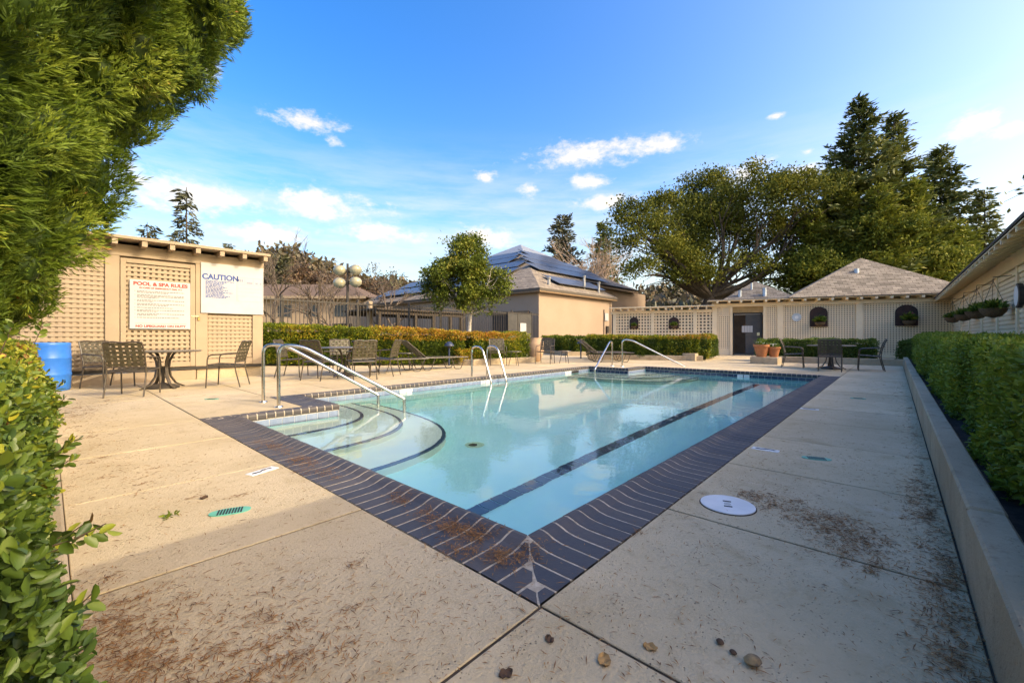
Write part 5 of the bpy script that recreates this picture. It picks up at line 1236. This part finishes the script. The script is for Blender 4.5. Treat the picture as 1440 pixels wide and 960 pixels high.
m_bush = leafmat('winter_brush', [(0,(.09,.055,.035)),(.5,(.16,.10,.06)),(1,(.22,.16,.08))], transl=.15)
for (x,y,z,r_,lab) in [(22.7,64.3,8.3,4.4,'brown winter tree left of the lamp post'),(26.5,60.5,7.6,4.2,'brown winter tree behind the lamp post'),(32.0,57.0,7.0,3.6,'rounded brown tree right of the lamp post')]:
    broadleaf('winter_tree', lab, (x,y,-.1), (x,y,3), [(x,y,z-1.2,r_),(x+2.4,y-2,z-2,r_*.8),(x-2.4,y+2,z-2.2,r_*.8)], m_bush, m_bare, 700, 14, .5, .5, .3, -.3)
# bare branch tree behind the right building: only a few leafy twigs reach above the eave
tt_ = thing('leafy_tree', 'twigs with a few dark leaves above the right eave at the picture edge', 'tree', (19.5,-8.5,0))
w_ = MB(); w_.tube([(19.5,-8.5,-.1),(19.4,-8.2,3),(19.6,-7.4,6.2)],[.2,.17,.12],8); tw = []
for tip in [(20.2,-2.55,5.2),(19.6,-2.9,5.5),(18.6,-2.9,5.4),(17.4,-2.8,5.6),(21.2,-2.75,5.7),(18.0,-3.0,6.3)]:
    pts = limb((19.6,-7.4,6.2),tip,-.08,.08,8); w_.tube([tuple(p) for p in pts], taper(.035,.006,9), 5)
    for p in pts[6:]: 
        for q in range(5): tw.append(p+rng.normal(size=3)*.13)
obj('trunk', w_, m_bark, tt_, wor=True)
tw = np.array(tw); cards('crown', tw, rdir(len(tw)), .2, .10, m_con, tt_)

# ------------------------------------------------------------------ far wooded hills
hv, hf = [], []; nA = 60; R_ = [95,130,170,230,400]; Hh = [.0,.35,.8,1.,.9]
for i in range(nA+1):
    a = R(-60+200*i/nA); prof = 15 + 5*math.sin(i*.53)+3.5*math.sin(i*1.13+1) + 5*math.exp(-((i-38)/5.)**2)
    for r_,h_ in zip(R_,Hh): hv.append((r_*math.cos(a),r_*math.sin(a),-.3+prof*h_*1.35))
k = len(R_)
for i in range(nA):
    for j in range(k-1): hf.append((i*k+j,i*k+j+1,(i+1)*k+j+1,(i+1)*k+j))
hm_ = MB(); hm_.add(hv,hf); tag(obj('hills', hm_, mat('hill_ground',(.13,.105,.055),(.09,.075,.04),scale=.05,rough=.95,world=True), smooth=True), kind='structure')
n_ = 10500; ii = rng.uniform(0,nA,n_); jj = rng.uniform(.4,2.6,n_); hv_ = np.array(hv).reshape(nA+1,k,3)
i0 = ii.astype(int); j0 = jj.astype(int); fi = (ii-i0)[:,None]; fj = (jj-j0)[:,None]
P = (hv_[i0,j0]*(1-fi)+hv_[i0+1,j0]*fi)*(1-fj)+(hv_[i0,j0+1]*(1-fi)+hv_[i0+1,j0+1]*fi)*fj
cl_ = nfield(P,.12,61); P = P[cl_ > -.5]; k_ = len(P); hgt = rng.uniform(1.5,4.2,k_)
PP = np.repeat(P,6,0)+rng.normal(size=(k_*6,3))*np.array([1.5,1.5,.8]); PP[:,2] += np.repeat(hgt,6)*rng.random(k_*6)
m_wood = leafmat('far_woods', [(0,(.05,.055,.025)),(.5,(.11,.085,.045)),(1,(.17,.115,.065))], transl=.1)
o_ = cards('hillside_woods', PP, rdir(len(PP))+np.array([0,0,.6]), rng.uniform(1.2,2.6,len(PP)), 1.2, m_wood, None, rnd=np.clip(.5+.3*nfield(PP,.08,63)+rng.normal(size=len(PP))*.15,0,1))
tag(o_, 'brown and olive woods covering the distant hillside', 'woods', kind='stuff')

# ------------------------------------------------------------------ fallen needles, leaves, stones
m_need = leafmat('fallen_needles', [(0,(.13,.065,.03)),(.5,(.33,.15,.05)),(1,(.50,.26,.09))], rough=.8, transl=.1)
cl = []   # (x, y, sx, sy, n)
cl += [(.30,1.55,.22,.35,900),(.55,1.35,.4,.3,700),(.14,1.75,.08,.35,900),(.25,1.2,.2,.25,800),(.9,.7,.5,.3,300)]
cl += [(2.62,.14,.16,.10,750),(2.8,.30,.12,.1,420),(2.93,.52,.1,.08,260),(2.95,.66,.05,.05,120),(3.6,-.12,.35,.05,650),(2.4,-.15,.45,.05,800),(1.9,-.14,.35,.06,700),(5.5,-.15,1.4,.05,500),(9.5,-.1,2.0,.07,450),(12,-.05,1.2,.1,260)]
cl += [(1.41,1.68,.045,.07,260),(1.38,1.28,.05,.05,170),(1.46,2.25,.05,.06,120),(1.34,3.45,.06,.15,230),(1.38,4.1,.05,.25,300),(1.42,1.9,.06,.1,160),(1.45,1.55,.05,.05,200),(1.30,1.5,.05,.08,170),(1.5,1.22,.05,.04,90),(1.36,3.05,.04,.06,90)]
cl += [(.34,8.4,.25,.5,500),(.22,7.4,.12,.6,350),(.3,6.2,.2,.7,250),(.3,5.0,.2,.6,200),(.4,4.2,.25,.5,250),(.45,3.5,.25,.4,200),(.9,9.0,.4,.3,160)]
P = []
for x,y,sx,sy,n_ in cl:
    n_ = int(n_*1.1)
    for q in range(max(2,n_//60)):     # small drifts inside every patch
        ax, ay = rng.normal(x,sx), rng.normal(y,sy); P.append(np.stack([rng.normal(ax,.030,26),rng.normal(ay,.012,26)],1))
    P.append(np.stack([rng.normal(x,sx,n_),rng.normal(y,sy,n_)],1))
P.append(np.stack([rng.uniform(.06,4.5,1300),rng.uniform(-.2,1.0,1300)],1)); P.append(np.stack([rng.uniform(.06,1.23,800),rng.uniform(.9,6,800)],1)); P.append(np.stack([rng.uniform(4,13,700),rng.uniform(-.2,1.0,700)],1)); P.append(np.stack([rng.uniform(1.2,9,350),rng.uniform(7.6,9.5,350)],1))
P = np.concatenate(P)
inpool = (P[:,0]>1.55)&(P[:,0]<12.8)&(P[:,1]>1.30)&(P[:,1]<7.6)&~((P[:,0]<2.4)&(P[:,1]>6.2))
onk = (P[:,1] < -.215)|(P[:,0]<.065)
P = P[~inpool & ~onk]; k = len(P)
cop = ((P[:,0]>1.25)&(P[:,1]>1.0)&(P[:,1]<6.2)&(P[:,0]<1.62))
z = rng.uniform(.003,.007,k) + np.where(cop,.008+.030*np.clip((P[:,0]-1.47)/.08,0,1),0)
a = rng.uniform(0,6.28,k); D = np.stack([np.cos(a),np.sin(a),rng.normal(size=k)*.10],1)
Ln = rng.gamma(4,.0048,k)+.006
cards('fallen_needles', np.concatenate([P,z[:,None]],1), D, Ln, rng.uniform(.002,.0046,k), m_need, None, rnd=np.clip(rng.normal(.45,.25,k),0,1), nrm=np.tile(np.array([[0,0,1.]]),(k,1)), fold=.5)
tag(bpy.data.objects['fallen_needles'], 'rust brown fallen needles scattered over the deck and coping', 'needles', kind='stuff')
m_dl = mat('dry_leaf', (.46,.26,.09), (.30,.17,.06), scale=25, rough=.75); m_db = mat('dark_dry_leaf', (.10,.055,.03), rough=.85)
def dryleaf(x, y, s, rz, m, label, curl=.35):
    b = MB(); n_ = 7; V = []; Fs = []
    for i in range(n_):
        u_ = i/(n_-1)*2-1; wdt = (1-u_*u_)**.6*.42+.02
        for j in (-1,-.5,0,.5,1): V.append((u_*s*.5, j*wdt*s*.9, .003+curl*s*(.18*abs(j)**1.5+.15*u_*u_)+.004*math.sin(i*2+j*3)))
    for i in range(n_-1):
        for j in range(4): q = i*5+j; Fs.append((q,q+1,q+6,q+5))
    b.add(V,Fs); b.add([(v[0],v[1],v[2]-.0015) for v in V],[f[::-1] for f in Fs])
    return tag(obj('fallen_leaf', b, m, smooth=True, loc=(x,y,.001), rot=(0,0,rz)), label, 'leaf', 'fallen leaves on the near deck')
dryleaf(1.15,.66,.052,.6,m_dl,'curled yellow brown leaf left of the deck joint at the bottom')
dryleaf(1.30,.58,.045,2.,m_dl,'flat orange brown leaf just right of the deck joint',.2)
dryleaf(1.11,.84,.035,1.2,m_db,'dark crumpled leaf below the coping corner',.3)
dryleaf(.91,.85,.045,-.4,m_db,'dark curled leaf at the bottom picture edge',.3)
dryleaf(.65,3.15,.05,.9,m_db,'dark brown leaf near the left green drain',.4)
def pebble(x, y, s, m, label, cat='stone', name='stone'):
    b = MB(); pr = [(s*math.sin(math.pi*k/8)*(1+.08*math.sin(k*2.1))+.0005, s*.72*(1-math.cos(math.pi*k/8))) for k in range(9)]; b.lathe(pr,12)
    b.v = [(v[0]*1.15+.1*v[2],v[1]*.95,v[2]) for v in b.v]; return tag(obj(name, b, m, smooth=True, loc=(x,y,0), rot=(0,0,rng.uniform(0,6))), label, cat)
pebble(1.44,.32,.021,mat('pebble',(.36,.23,.10),(.10,.08,.06),scale=22,rough=.8),'rounded brown stone lying on the deck at the bottom right')
pebble(1.47,.42,.011,m_db,'small dark seed cone on the deck, upper of two','seed cone','seed_cone'); pebble(1.45,.375,.009,m_db,'small dark seed cone on the deck, lower of two','seed cone','seed_cone')
n_ = 24; P = np.array([[.45,2.96,.004]])+rng.normal(size=(n_,3))*np.array([.022,.022,.004]); P[:,2] = np.abs(P[:,2])+.003
o_ = cards('green_sprig', P, rdir(n_)*np.array([1,1,.4]), .03, .012, m_hr, None, 'oval'); tag(o_, 'tiny green sprig lying on the left deck', 'sprig')
